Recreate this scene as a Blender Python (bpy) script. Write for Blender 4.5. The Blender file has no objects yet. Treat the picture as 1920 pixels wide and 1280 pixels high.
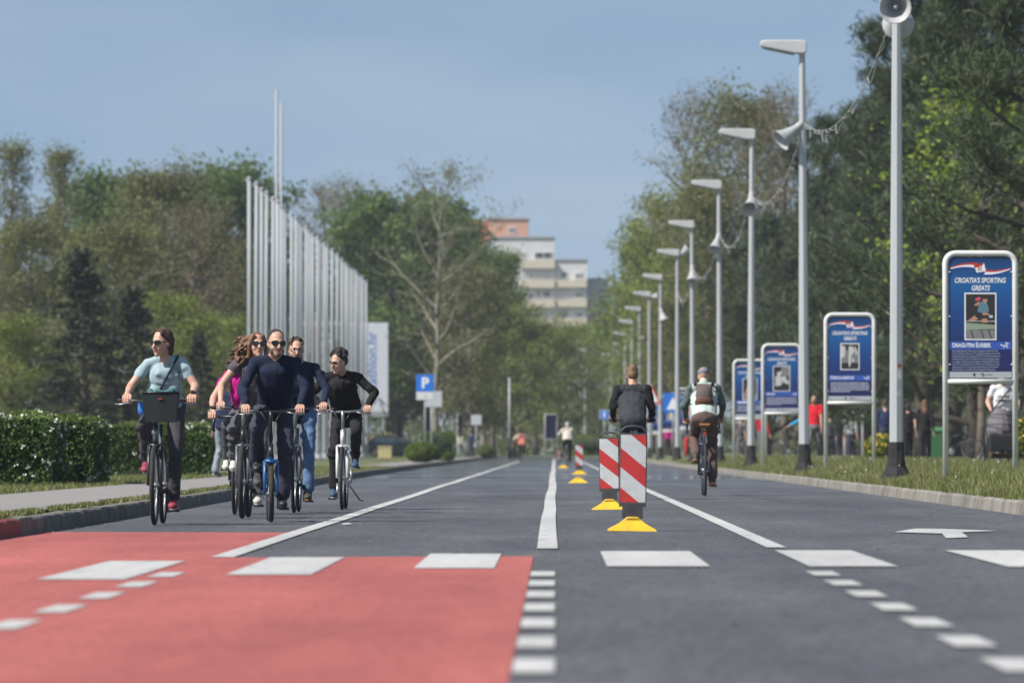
import bpy, bmesh, math, random
import numpy as np
from mathutils import Vector, Matrix

R = math.radians
F = 10667.0            # focal length in photo pixels (200 mm on a 36 mm sensor, 1920 px wide)
CAMZ = 0.65
sc = bpy.context.scene
col = sc.collection

# ---------------------------------------------------------------- camera
cam = bpy.data.cameras.new('camera')
cam.lens = 200; cam.sensor_width = 36
cam.clip_start = 0.5; cam.clip_end = 6000
cam.dof.use_dof = True; cam.dof.focus_distance = 55.0; cam.dof.aperture_fstop = 4.5
camo = bpy.data.objects.new('camera', cam); col.objects.link(camo)
camo.location = (0, 0, CAMZ)
camo.rotation_euler = (R(90) + math.atan(203 / F), 0, math.atan(80 / F))
sc.camera = camo

# ---------------------------------------------------------------- sun, sky, exposure
SUN = Vector((-0.60, -0.36, 0.72)).normalized()
world = bpy.data.worlds.new('World'); sc.world = world; world.use_nodes = True
nt = world.node_tree; nt.nodes.clear()
wo = nt.nodes.new('ShaderNodeOutputWorld'); bg = nt.nodes.new('ShaderNodeBackground')
sky = nt.nodes.new('ShaderNodeTexSky'); sky.sky_type = 'NISHITA'; sky.sun_disc = False
sky.sun_elevation = math.asin(SUN.z); sky.sun_rotation = math.atan2(SUN.x, SUN.y)
sky.air_density = 1.0; sky.dust_density = 0.6; sky.ozone_density = 2.2; sky.altitude = 100
tc = nt.nodes.new('ShaderNodeTexCoord'); mp = nt.nodes.new('ShaderNodeMapping')
mp.inputs['Location'].default_value = (0, 0, 0.16); mp.inputs['Scale'].default_value = (1, 1, 0.9)
nt.links.new(tc.outputs['Generated'], mp.inputs['Vector']); nt.links.new(mp.outputs[0], sky.inputs[0])
tint = nt.nodes.new('ShaderNodeMix'); tint.data_type = 'RGBA'; tint.blend_type = 'MULTIPLY'; tint.inputs[0].default_value = 1
tint.inputs[7].default_value = (1.0, 0.94, 0.86, 1)
nt.links.new(sky.outputs[0], tint.inputs[6])
# thin high cirrus
cm = nt.nodes.new('ShaderNodeMapping'); cm.inputs['Scale'].default_value = (9, 9, 38); cm.inputs['Rotation'].default_value = (0, .25, 0)
cn = nt.nodes.new('ShaderNodeTexNoise'); cn.inputs['Scale'].default_value = 1.0; cn.inputs['Detail'].default_value = 5
cr_ = nt.nodes.new('ShaderNodeMapRange'); cr_.inputs[1].default_value = .42; cr_.inputs[2].default_value = .75; cr_.inputs[4].default_value = .16
cx = nt.nodes.new('ShaderNodeMix'); cx.data_type = 'RGBA'; cx.inputs[7].default_value = (6.2, 6.3, 6.5, 1)
nt.links.new(tc.outputs['Generated'], cm.inputs[0]); nt.links.new(cm.outputs[0], cn.inputs['Vector']); nt.links.new(cn.outputs['Fac'], cr_.inputs[0]); nt.links.new(cr_.outputs[0], cx.inputs[0])
nt.links.new(tint.outputs[2], cx.inputs[6]); nt.links.new(cx.outputs[2], bg.inputs[0])
bg.inputs[1].default_value = 0.10
nt.links.new(bg.outputs[0], wo.inputs[0])
sl = bpy.data.lights.new('sun', 'SUN'); sl.energy = 4.8; sl.angle = R(0.53); sl.color = (1, 0.95, 0.88)
so = bpy.data.objects.new('sun', sl); col.objects.link(so); so.location = (-30, -10, 60)
so.rotation_euler = SUN.to_track_quat('Z', 'Y').to_euler()
sc.view_settings.view_transform = 'Standard'; sc.view_settings.look = 'None'
sc.view_settings.exposure = 0.46; sc.view_settings.gamma = 1.0
sc.view_settings.use_curve_mapping = False
try:
    sc.cycles.use_denoising = True
    sc.cycles.max_bounces = 6; sc.cycles.transparent_max_bounces = 6
    sc.cycles.sample_clamp_indirect = 4
except Exception:
    pass

# ---------------------------------------------------------------- helpers
def XX(px, Y): return (px - 1040.0) * Y / F
def ZZ(py, Y): return CAMZ - (py - 843.0) * Y / F

MATS = {}
def mat(name, color, rough=0.7, metal=0.0, noise=0.0, nscale=8.0, bump=0.0, bscale=60.0, color2=None, spec=0.5, coords='Object', stretch=None, detail=5.0):
    """procedural principled material; color2 = second colour mixed in by noise"""
    if name in MATS: return MATS[name]
    m = bpy.data.materials.new(name); m.use_nodes = True
    t = m.node_tree; b = t.nodes['Principled BSDF']
    b.inputs['Roughness'].default_value = rough; b.inputs['Metallic'].default_value = metal
    b.inputs['Specular IOR Level'].default_value = spec
    b.inputs['Base Color'].default_value = (*color, 1)
    m.diffuse_color = (*color, 1)
    cv = None
    if noise or color2 or bump:
        cv = t.nodes.new('ShaderNodeTexCoord')
        src = cv.outputs[coords] if coords != 'World' else t.nodes.new('ShaderNodeNewGeometry').outputs['Position']
        if stretch:
            mpn = t.nodes.new('ShaderNodeMapping'); mpn.inputs['Scale'].default_value = stretch
            t.links.new(src, mpn.inputs[0]); src = mpn.outputs[0]
    if noise or color2:
        n = t.nodes.new('ShaderNodeTexNoise'); n.inputs['Scale'].default_value = nscale; n.inputs['Detail'].default_value = detail
        n.inputs['Roughness'].default_value = 0.65
        t.links.new(src, n.inputs['Vector'])
        r = t.nodes.new('ShaderNodeValToRGB')
        c2 = color2 if color2 else tuple(max(0, c * (1 - noise)) for c in color)
        c1 = color if color2 else tuple(min(1, c * (1 + noise)) for c in color)
        r.color_ramp.elements[0].position = 0.33; r.color_ramp.elements[1].position = 0.67
        r.color_ramp.elements[0].color = (*c2, 1); r.color_ramp.elements[1].color = (*c1, 1)
        t.links.new(n.outputs['Fac'], r.inputs[0]); t.links.new(r.outputs[0], b.inputs['Base Color'])
    if bump:
        n2 = t.nodes.new('ShaderNodeTexNoise'); n2.inputs['Scale'].default_value = bscale; n2.inputs['Detail'].default_value = 4
        t.links.new(src, n2.inputs['Vector'])
        bp = t.nodes.new('ShaderNodeBump'); bp.inputs['Strength'].default_value = bump; bp.inputs['Distance'].default_value = 0.02
        t.links.new(n2.outputs['Fac'], bp.inputs['Height']); t.links.new(bp.outputs[0], b.inputs['Normal'])
    MATS[name] = m
    return m

def leafmat(name, c1, c2, scale=0.6, trans=0.4, rough=0.55):
    if name in MATS: return MATS[name]
    m = bpy.data.materials.new(name); m.use_nodes = True
    t = m.node_tree; b = t.nodes['Principled BSDF']; out = t.nodes['Material Output']
    tcn = t.nodes.new('ShaderNodeTexCoord')
    n = t.nodes.new('ShaderNodeTexNoise'); n.inputs['Scale'].default_value = scale; n.inputs['Detail'].default_value = 6
    n.inputs['Roughness'].default_value = 0.75
    t.links.new(tcn.outputs['Object'], n.inputs['Vector'])
    r = t.nodes.new('ShaderNodeValToRGB'); r.color_ramp.elements[0].position = 0.36; r.color_ramp.elements[1].position = 0.64
    r.color_ramp.elements[0].color = (*c1, 1); r.color_ramp.elements[1].color = (*c2, 1)
    t.links.new(n.outputs['Fac'], r.inputs[0]); t.links.new(r.outputs[0], b.inputs['Base Color'])
    b.inputs['Roughness'].default_value = rough; b.inputs['Specular IOR Level'].default_value = 0.3
    tr = t.nodes.new('ShaderNodeBsdfTranslucent'); t.links.new(r.outputs[0], tr.inputs['Color'])
    mx = t.nodes.new('ShaderNodeMixShader'); mx.inputs[0].default_value = trans
    t.links.new(b.outputs[0], mx.inputs[1]); t.links.new(tr.outputs[0], mx.inputs[2]); t.links.new(mx.outputs[0], out.inputs[0])
    m.diffuse_color = (*c2, 1)
    MATS[name] = m
    return m

def tag(o, label=None, cat=None, group=None, kind=None):
    if label: o['label'] = label
    if cat: o['category'] = cat
    if group: o['group'] = group
    if kind: o['kind'] = kind
    return o

def empty(name, loc=(0, 0, 0), rz=0.0, scale=1.0):
    o = bpy.data.objects.new(name, None); col.objects.link(o)
    o.location = loc; o.rotation_euler = (0, 0, rz); o.scale = (scale,) * 3
    o.empty_display_size = 0.2
    return o

def obj(name, mesh, parent=None, loc=(0, 0, 0), rz=0.0):
    o = bpy.data.objects.new(name, mesh); col.objects.link(o)
    o.parent = parent; o.location = loc; o.rotation_euler = (0, 0, rz)
    return o

def frame_of(d):
    d = Vector(d).normalized()
    a = Vector((0, 0, 1)) if abs(d.z) < 0.95 else Vector((1, 0, 0))
    u = d.cross(a).normalized(); v = d.cross(u).normalized()
    return u, v

class MB:
    def __init__(self): self.v = []; self.f = []; self.m = []; self.s = []
    def add(self, vs, fs, mi=0, smooth=False):
        o = len(self.v); self.v += [tuple(p) for p in vs]
        for f in fs: self.f.append([i + o for i in f]); self.m.append(mi); self.s.append(smooth)
        return self
    def box(self, c, s, mi=0, M=None):
        x, y, z = (k / 2 for k in s)
        vs = [Vector((a * x, b * y, d * z)) for a in (-1, 1) for b in (-1, 1) for d in (-1, 1)]
        if M is not None: vs = [M @ p for p in vs]
        vs = [p + Vector(c) for p in vs]
        return self.add(vs, [(0, 1, 3, 2), (4, 6, 7, 5), (0, 4, 5, 1), (2, 3, 7, 6), (0, 2, 6, 4), (1, 5, 7, 3)], mi)
    def box2(self, a, b, mi=0):
        return self.box([(p + q) / 2 for p, q in zip(a, b)], [abs(q - p) for p, q in zip(a, b)], mi)
    def tube(self, pts, rad, n=8, mi=0, cap=True, smooth=True, closed=False):
        pts = [Vector(p) for p in pts]
        if not hasattr(rad, '__len__'): rad = [rad] * len(pts)
        rings = []; N = len(pts); pu = None
        for i, p in enumerate(pts):
            if closed: d = pts[(i + 1) % N] - pts[i - 1]
            else: d = pts[min(i + 1, N - 1)] - pts[max(i - 1, 0)]
            if d.length < 1e-9: d = Vector((0, 0, 1))
            d.normalize()
            if pu is None: u, v = frame_of(d)
            else:
                u = pu - d * pu.dot(d)
                if u.length < 1e-6: u, v = frame_of(d)
                u.normalize(); v = d.cross(u)
            pu = u
            rings.append([p + (u * math.cos(2 * math.pi * k / n) + v * math.sin(2 * math.pi * k / n)) * rad[i] for k in range(n)])
        vs = [q for r in rings for q in r]; fs = []
        for i in range(N if closed else N - 1):
            a = i * n; b = ((i + 1) % N) * n
            for k in range(n): fs.append((a + k, a + (k + 1) % n, b + (k + 1) % n, b + k))
        self.add(vs, fs, mi, smooth)
        if cap and not closed:
            self.add(rings[0], [tuple(range(n))[::-1]], mi); self.add(rings[-1], [tuple(range(n))], mi)
        return self
    def lathe(self, prof, n=16, mi=0, origin=(0, 0, 0), axis=(0, 0, 1), smooth=True):
        """prof = [(r, h)] along axis"""
        u, v = frame_of(axis); d = Vector(axis).normalized(); o = Vector(origin)
        vs = [o + d * h + (u * math.cos(2 * math.pi * k / n) + v * math.sin(2 * math.pi * k / n)) * r for r, h in prof for k in range(n)]
        fs = []
        for i in range(len(prof) - 1):
            for k in range(n): fs.append((i * n + k, i * n + (k + 1) % n, (i + 1) * n + (k + 1) % n, (i + 1) * n + k))
        return self.add(vs, fs, mi, smooth)
    def prism(self, poly, y0, y1, mi=0, axis='y'):
        """poly in (x,z), extruded along y (or poly (y,z) along x, or (x,y) along z)"""
        def P(a, b, h): return (a, h, b) if axis == 'y' else ((h, a, b) if axis == 'x' else (a, b, h))
        n = len(poly)
        vs = [P(a, b, y0) for a, b in poly] + [P(a, b, y1) for a, b in poly]
        fs = [tuple(range(n)), tuple(range(2 * n - 1, n - 1, -1))] + [(i, i + n, (i + 1) % n + n, (i + 1) % n) for i in range(n)]
        return self.add(vs, fs, mi)
    def sphere(self, c, r, n=10, mi=0):
        r = r if hasattr(r, '__len__') else (r, r, r); m = max(4, n // 2 + 1)
        vs = []; fs = []
        for i in range(m + 1):
            th = math.pi * i / m
            for k in range(n):
                ph = 2 * math.pi * k / n
                vs.append((c[0] + r[0] * math.sin(th) * math.cos(ph), c[1] + r[1] * math.sin(th) * math.sin(ph), c[2] + r[2] * math.cos(th)))
        for i in range(m):
            for k in range(n): fs.append((i * n + k, (i + 1) * n + k, (i + 1) * n + (k + 1) % n, i * n + (k + 1) % n))
        return self.add(vs, fs, mi, True)
    def mesh(self, name, mats):
        me = bpy.data.meshes.new(name); me.from_pydata(self.v, [], self.f)
        for m in (mats if isinstance(mats, (list, tuple)) else [mats]): me.materials.append(m)
        me.polygons.foreach_set('material_index', self.m); me.polygons.foreach_set('use_smooth', self.s)
        bm = bmesh.new(); bm.from_mesh(me); bmesh.ops.remove_doubles(bm, verts=bm.verts, dist=1e-6); bmesh.ops.recalc_face_normals(bm, faces=bm.faces); bm.to_mesh(me); bm.free()
        me.update(); return me
    def build(self, name, mats, parent=None, loc=(0, 0, 0), rz=0.0, bevel=0):
        o = obj(name, self.mesh(name, mats), parent, loc, rz)
        if bevel:
            b = o.modifiers.new('bevel', 'BEVEL'); b.width = bevel; b.segments = 2; b.limit_method = 'ANGLE'
        return o

def copy_tree(o, parent=None):
    c = o.copy(); col.objects.link(c); c.parent = parent
    for ch in list(o.children): copy_tree(ch, c)
    return c

def quads_mesh(name, verts, mats, nper=4, mi=None):
    """fast mesh of N separate faces with nper verts each"""
    verts = np.asarray(verts, dtype=np.float32).reshape(-1, 3); n = len(verts) // nper
    me = bpy.data.meshes.new(name)
    me.vertices.add(len(verts)); me.vertices.foreach_set('co', verts.ravel())
    me.loops.add(len(verts)); me.loops.foreach_set('vertex_index', np.arange(len(verts), dtype=np.int32))
    me.polygons.add(n); me.polygons.foreach_set('loop_start', np.arange(n, dtype=np.int32) * nper)
    for m in (mats if isinstance(mats, (list, tuple)) else [mats]): me.materials.append(m)
    if mi is not None: me.polygons.foreach_set('material_index', np.asarray(mi, dtype=np.int32))
    me.update(calc_edges=True); return me

def leaf_verts(rng, C, size, aspect=0.55, up=0.0, outward=None):
    """diamond leaves at C with random orientation"""
    N = len(C)
    a = rng.normal(size=(N, 3));
    if outward is not None: a = a * 0.7 + outward
    a[:, 2] += up
    a /= np.linalg.norm(a, axis=1)[:, None] + 1e-9
    b = np.cross(a, rng.normal(size=(N, 3))); b /= np.linalg.norm(b, axis=1)[:, None] + 1e-9
    s = (size * rng.uniform(0.6, 1.35, N))[:, None]
    V = np.stack([C - a * s * 0.5, C + b * s * aspect * 0.5, C + a * s * 0.5, C - b * s * aspect * 0.5], axis=1)
    return V.reshape(-1, 3)

ORD = ['first', 'second', 'third', 'fourth', 'fifth', 'sixth', 'seventh', 'eighth', 'ninth', 'tenth', 'eleventh', 'twelfth', 'thirteenth', 'fourteenth', 'fifteenth',
       'sixteenth', 'seventeenth', 'eighteenth', 'nineteenth', 'twentieth', 'twenty-first', 'twenty-second', 'twenty-third', 'twenty-fourth', 'twenty-fifth', 'twenty-sixth',
       'twenty-seventh', 'twenty-eighth', 'twenty-ninth', 'thirtieth', 'thirty-first', 'thirty-second', 'thirty-third', 'thirty-fourth']
# ================================================================ ground, road, kerbs, markings
def surface(name, c_lo, c_hi, grain, rough, bump, gloss=False, wear=None):
    """road surfacing: large patches x aggregate speckle, optional worn-through colour and glossy far bands imitating a heat mirage"""
    m = bpy.data.materials.new(name); m.use_nodes = True; t = m.node_tree; b = t.nodes['Principled BSDF']; N = t.nodes.new; Lk = t.links.new
    g = N('ShaderNodeNewGeometry')
    def noise(scale, vec, detail=4, rgh=.6):
        mp_ = N('ShaderNodeMapping'); mp_.inputs['Scale'].default_value = vec; Lk(g.outputs['Position'], mp_.inputs[0])
        n = N('ShaderNodeTexNoise'); n.inputs['Scale'].default_value = scale; n.inputs['Detail'].default_value = detail; n.inputs['Roughness'].default_value = rgh; Lk(mp_.outputs[0], n.inputs['Vector']); return n.outputs['Fac']
    def rng_(src, a, c, lo, hi):
        r = N('ShaderNodeMapRange'); r.inputs[1].default_value = a; r.inputs[2].default_value = c; r.inputs[3].default_value = lo; r.inputs[4].default_value = hi; Lk(src, r.inputs[0]); return r.outputs[0]
    def mixc(f, a, c, mode='MIX'):
        x = N('ShaderNodeMix'); x.data_type = 'RGBA'; x.blend_type = mode
        if isinstance(f, float): x.inputs[0].default_value = f
        else: Lk(f, x.inputs[0])
        for k, v in ((6, a), (7, c)):
            if isinstance(v, tuple): x.inputs[k].default_value = (*v, 1)
            else: Lk(v, x.inputs[k])
        return x.outputs[2]
    big = rng_(noise(.5, (1, .22, 1), 6, .65), .36, .66, 0, 1); c = mixc(big, c_lo, c_hi)
    trk = rng_(noise(1.7, (1, .02, 1), 2), .4, .7, 0, .35); c = mixc(trk, c, tuple(k * .72 for k in c_lo))
    spk = N('ShaderNodeTexVoronoi'); spk.inputs['Scale'].default_value = 38; mp2 = N('ShaderNodeMapping'); mp2.inputs['Scale'].default_value = (1, .5, 1); Lk(g.outputs['Position'], mp2.inputs[0]); Lk(mp2.outputs[0], spk.inputs['Vector'])
    gr = N('ShaderNodeSeparateColor'); Lk(spk.outputs['Color'], gr.inputs[0]); gv = rng_(gr.outputs[0], 0, 1, 1 - grain, 1 + grain)
    cc = N('ShaderNodeCombineColor'); [Lk(gv, cc.inputs[k]) for k in range(3)]; c = mixc(1.0, c, cc.outputs[0], 'MULTIPLY')
    if wear:
        w = rng_(noise(5.0, (1, .35, 1), 9, .78), .545, .65, 0, .7); c = mixc(w, c, wear)
    Lk(c, b.inputs['Base Color']); b.inputs['Specular IOR Level'].default_value = .25; b.inputs['Roughness'].default_value = rough
    bp = N('ShaderNodeBump'); bp.inputs['Distance'].default_value = .01; bp.inputs['Strength'].default_value = bump; Lk(spk.outputs['Distance'], bp.inputs['Height']); Lk(bp.outputs[0], b.inputs['Normal'])
    if gloss:  # far bands made smooth to imitate the mirage's reflection of the sky
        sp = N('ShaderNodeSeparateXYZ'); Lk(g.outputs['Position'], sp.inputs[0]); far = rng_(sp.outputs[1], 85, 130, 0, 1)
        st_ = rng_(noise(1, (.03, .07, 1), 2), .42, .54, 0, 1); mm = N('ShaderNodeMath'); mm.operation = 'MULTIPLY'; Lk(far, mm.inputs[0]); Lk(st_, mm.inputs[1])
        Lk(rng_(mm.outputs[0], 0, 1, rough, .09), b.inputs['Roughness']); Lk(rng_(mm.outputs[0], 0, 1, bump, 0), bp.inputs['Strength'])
    MATS[name] = m; return m
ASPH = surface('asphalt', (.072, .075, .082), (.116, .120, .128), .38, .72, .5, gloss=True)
RED = surface('red_surfacing', (.30, .088, .078), (.44, .128, .112), .2, .85, .3)
WHITE = surface('road_paint', (.42, .42, .41), (.54, .54, .525), .10, .7, .25, wear=(.20, .20, .20))
SOIL = mat('lawn_ground', (0.085, 0.115, 0.035), rough=0.95, color2=(0.13, 0.125, 0.055), nscale=0.8, bump=0.6, bscale=14, detail=8)
KERB = mat('kerb_concrete', (0.27, 0.25, 0.22), rough=0.95, color2=(0.12, 0.115, 0.095), nscale=1.6, bump=0.6, bscale=30, detail=9, coords='World')
KERB_OLD = mat('kerb_concrete_old', (0.20, 0.19, 0.165), rough=0.95, color2=(0.09, 0.09, 0.07), nscale=2.5, bump=0.8, bscale=30, detail=9, coords='World')
KERB_RED = mat('kerb_red_paint', (0.26, 0.06, 0.055), rough=0.85, color2=(0.16, 0.045, 0.04), nscale=4, bump=0.4)
PAVE = mat('pavement_asphalt', (0.26, 0.245, 0.23), rough=0.9, color2=(0.215, 0.205, 0.195), nscale=1.2, bump=0.3, bscale=60, detail=8)

def kl(Y):   # x of the left kerb face
    return float(np.interp(Y, [0, 45, 60, 75, 140, 210, 560], [-3.98, -4.02, -4.09, -4.2, -4.6, -4.72, -4.8]))
KR = 4.66
ROAD_END = 560.0
def gz(X, Y):
    """ground height outside the carriageway"""
    if X > 0: return float(np.interp(X, [4.6, 4.86, 5.6, 7.0, 400], [0.13, 0.135, 0.30, 0.31, 0.31]))
    return 0.145

def sheet(name, pts, z, m, kind='structure', nx=1):
    b = MB(); b.add([(x, y, z) for x, y in pts], [tuple(range(len(pts)))]); o = b.build(name, m); o['kind'] = kind; return o

YS = [-30, 20, 35, 45, 50, 55, 60, 65, 70, 75, 85, 95, 110, 125, 140, 170, 210, 300, 400, 480, ROAD_END]
# road: one sheet
b = MB(); vs = []; fs = []
for i, y in enumerate(YS): vs += [(kl(y) - 0.02, y, 0), (KR + 0.02, y, 0)]
for i in range(len(YS) - 1): fs.append((2 * i, 2 * i + 1, 2 * i + 3, 2 * i + 2))
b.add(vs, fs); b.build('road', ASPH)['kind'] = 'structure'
# ground: one big sheet with raised sides, starts below the road
b = MB(); xs = [-3000, -60, -12, -6.2, -4.9]; 
rows = []
for y in YS + [600, 700, 900, 1500, 5000]:
    k = kl(min(y, ROAD_END))
    row = [(-3000, y, 0.13), (-60, y, 0.14), (-12, y, 0.14), (-6.1, y, 0.14), (k - 0.14, y, 0.125)]
    if y < ROAD_END: row += [(k - 0.13, y, -0.05), (KR + 0.17, y, -0.05)]
    else: row += [(k - 0.13, y, 0.1), (KR + 0.17, y, 0.1)]
    row += [(KR + 0.18, y, 0.13), (5.15, y, 0.22), (5.6, y, 0.30), (7, y, 0.31), (60, y, 0.31), (3000, y, 0.31)]
    rows.append(row)
n = len(rows[0])
b.add([p for r in rows for p in r], [(i * n + k, i * n + k + 1, (i + 1) * n + k + 1, (i + 1) * n + k) for i in range(len(rows) - 1) for k in range(n - 1)], smooth=True)
b.build('ground', SOIL)['kind'] = 'structure'
# pavement on the left
b = MB(); vs = []; fs = []
for y in YS: vs += [(-6.2 - 0.0004 * y, y, 0.149), (kl(y) - 0.25, y, 0.149)]
for i in range(len(YS) - 1): fs.append((2 * i, 2 * i + 1, 2 * i + 3, 2 * i + 2))
b.add(vs, fs); b.build('pavement', PAVE)['kind'] = 'structure'
# walking path on the right under the trees
b = MB(); b.add([(9.0, 60, 0.316), (13.0, 60, 0.316), (13.0, 540, 0.316), (9.0, 540, 0.316)], [(0, 1, 2, 3)]); b.build('footpath', PAVE)['kind'] = 'structure'
# cross street at the far end
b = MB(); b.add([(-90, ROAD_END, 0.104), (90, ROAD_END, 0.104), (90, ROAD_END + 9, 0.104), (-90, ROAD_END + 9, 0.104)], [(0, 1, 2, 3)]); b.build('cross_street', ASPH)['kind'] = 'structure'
# kerbs: far run as one mesh, near stones one by one
def kerb(side, y0, y1, yend, mm):
    name = 'kerb_left' if side < 0 else 'kerb_right'
    far = MB(); ys = [y1] + [y for y in YS if y > y1] + []
    nearys = [y for y in YS if y < y0] + [y0]
    for seq in ((ys, nearys) if side > 0 else (ys, nearys)):
        prof = [(0.0, -0.02), (0.02, 0.115), (0.035, 0.135), (0.15, 0.137), (0.15, -0.02)]
        vs = []
        for y in seq:
            x0 = kl(y) if side < 0 else KR
            vs += [(x0 + side * px_, y, pz) for px_, pz in prof]
        k = len(prof)
        far.add(vs, [(i * k + j, i * k + j + 1, (i + 1) * k + j + 1, (i + 1) * k + j) for i in range(len(seq) - 1) for j in range(k - 1)])
    root = far.build(name, mm); root['kind'] = 'structure'
    variants = []
    rnd = random.Random(5 + side)
    for q in range(5):
        s = MB(); d = rnd.uniform(-0.002, 0.002); e = rnd.uniform(-0.003, 0.003)
        prof = [(0.0 + d, -0.02), (0.018 + d, 0.112 + e), (0.03 + d, 0.128 + e), (0.048 + d, 0.137 + e), (0.15, 0.137 + e), (0.15, -0.02)]
        L = 0.492; k = len(prof)
        vs = [(side * a, yy, c + (rnd.uniform(-.003, .003) if c > 0.1 else 0)) for yy in (-L, -L + 0.02, L - 0.02, L) for a, c in prof]
        for i in list(range(k)) + list(range(3 * k, 4 * k)):      # chamfered ends recess the joints
            x, yy, z = vs[i]; e_ = 0.006 if side < 0 else 0.003; vs[i] = (x + side * e_, yy, z - (e_ if z > 0.1 else 0))
        s.add(vs, [(i * k + j, i * k + (j + 1) % k, (i + 1) * k + (j + 1) % k, (i + 1) * k + j) for i in range(3) for j in range(k)] + [tuple(range(k)), tuple(range(4 * k - 1, 3 * k - 1, -1))])
        variants.append(s.mesh('kerb_stone', mm))
    y = y0 + 0.5
    redmesh = None
    while y < y1:
        x0 = kl(y) if side < 0 else KR
        me = rnd.choice(variants)
        o = obj('kerb_stone', me, root, (x0 + rnd.uniform(-.005, .005) * (1 if side < 0 else .4), y, rnd.uniform(-.005, .003)))
        o.rotation_euler = (rnd.uniform(-.004, .004), 0, -math.atan((kl(y + .5) - kl(y - .5))) if side < 0 else rnd.uniform(-.004, .004))
        if side < 0 and y < 43.0:
            if redmesh is None: redmesh = me.copy(); redmesh.materials.clear(); redmesh.materials.append(KERB_RED)
            o.data = redmesh
        y += 1.0
kerb(-1, 36, 112, ROAD_END, KERB_OLD)
kerb(1, 52, 132, ROAD_END, KERB)

# red surfacing, 4 mm above the road
Lx = -3.99
sheet('red_surface', [(kl(0) + .002, -30), (-0.13, -30), (-0.13, 34.7), (-2.0, 34.2), (-1.94, 34.7), (-2.06, 44.6), (kl(44.6) + .002, 44.9)], 0.004, RED)
# white markings, 8 mm above the road
mk = MB()
def mark(pts): mk.add([(x, y, 0.008) for x, y in pts], [tuple(range(len(pts)))])
def strip(x0, x1, y0, y1, wob=0.0, n=1, seed=1):
    rnd = random.Random(seed); prev = 0
    for i in range(n):
        a = y0 + (y1 - y0) * i / n; c = y0 + (y1 - y0) * (i + 1) / n
        nx_ = rnd.uniform(-wob, wob)
        mark([(x0 + prev, a), (x1 + prev, a), (x1 + nx_, c), (x0 + nx_, c)]); prev = nx_
mark_root = empty('road_markings'); mark_root['kind'] = 'structure'
def flush(name):
    global mk
    mk.build(name, WHITE, mark_root); mk = MB()
strip(-2.07, -1.93, 34.2, 330, 0.02, 30, 3); flush('edge_line')
strip(-0.115, 0.02, 37.2, 420, 0.015, 46, 4); flush('centre_line')
strip(1.40, 1.53, 37.6, 330, 0.015, 30, 5); flush('edge_line')
for k in range(8):
    Y = 17.0 - 2.1 + 2.1 * k
    strip(-0.125, 0.0, Y - 0.55, Y + 0.55); flush('dash')
    strip(1.31 + 0.003 * k, 1.45 + 0.003 * k, Y - 0.42, Y + 0.62); flush('dash')
    strip(-2.07, -1.94, Y - 0.75, Y + 0.35); flush('dash')
for x0, y0, y1 in ((-3.62, 27.6, 32.2), (-2.58, 28.3, 33.0), (-1.70, 29.4, 34.1), (-0.77, 31.0, 35.3), (0.29, 31.5, 36.2), (1.41, 31.5, 36.5), (2.5, 31.4, 36.5), (3.55, 31.4, 36.5)):
    w = 0.44 if x0 < 0 else (0.57 if x0 < 1 else 0.49)
    mark([(x0, y0), (x0 + w, y0), (x0 + w, y1), (x0, y1)]); flush('crossing_stripe')
mark([(2.66, 44.6), (2.95, 46.6), (3.15, 46.45), (3.52, 45.3), (3.18, 44.5), (3.05, 42.0), (2.86, 41.6), (2.98, 43.8)]); flush('arrow')
# loose chippings and litter on the carriageway
rng = np.random.default_rng(11)
C = np.column_stack([rng.uniform(-3.9, 4.6, 420), rng.uniform(30, 110, 420), np.full(420, 0.006)])
C = np.vstack([C, np.column_stack([-3.99 + np.abs(rng.normal(0, .12, 260)) , rng.uniform(40, 100, 260), np.full(260, .006)])])
C[420:, 0] = [kl(y) + abs(d) for y, d in zip(C[420:, 1], rng.normal(0.03, .1, 260))]
V = leaf_verts(rng, C, 0.03, 0.8); V[:, 2] = np.abs(V[:, 2] - 0.006) * 0.4 + 0.005
o = obj('gravel', quads_mesh('gravel', V, mat('chippings', (0.34, 0.32, 0.29), 0.9))); tag(o, 'pale loose chippings scattered on the asphalt', 'gravel', kind='stuff')
for px, py, w, d in ((652, 984, .10, .25),):
    Y = CAMZ * F / (py - 843); X = XX(px, Y); b = MB()
    b.add([(-w / 2, -d / 2, 0), (w / 2, -d / 2, 0.004), (w / 2 - .02, d / 2, 0), (-w / 2 + .01, d / 2 - .1, .005), (0, 0, .009)], [(0, 1, 4), (1, 2, 4), (2, 3, 4), (3, 0, 4)])
    tag(b.build('paper_scrap', mat('paper', (.62, .61, .58), .8), loc=(X, Y, .01)), 'scrap of pale paper lying on the asphalt near the ' + ('young man in black' if px < 1000 else 'zebra crossing'), 'litter')

# ---------------------------------------------------------------- grass
GRASS = leafmat('grass_blade', (0.10, 0.14, 0.035), (0.22, 0.235, 0.08), scale=0.9, trans=0.35)
GRASS_DRY = leafmat('grass_seed', (0.23, 0.20, 0.10), (0.33, 0.30, 0.16), scale=2, trans=0.3)
def blades(rng, X, Y, Z, h, w):
    n = len(X); C = np.column_stack([X, Y, Z]); ang = rng.uniform(0, 6.28, n)
    side = np.column_stack([np.cos(ang), np.sin(ang), np.zeros(n)]) * (w * rng.uniform(.7, 1.4, n))[:, None]
    lean = rng.normal(0, 0.35, (n, 3)); lean[:, 2] = 1; hh = (h * rng.uniform(0.4, 1.3, n))[:, None]
    return np.stack([C - side, C + side, C + lean * hh], axis=1).reshape(-1, 3)
rng = np.random.default_rng(7)
N = 150000
Y = 52 + (rng.uniform(0, 1, N) ** 1.5) * 170; X = 4.75 + rng.uniform(0, 1, N) ** 1.35 * 5.5
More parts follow.
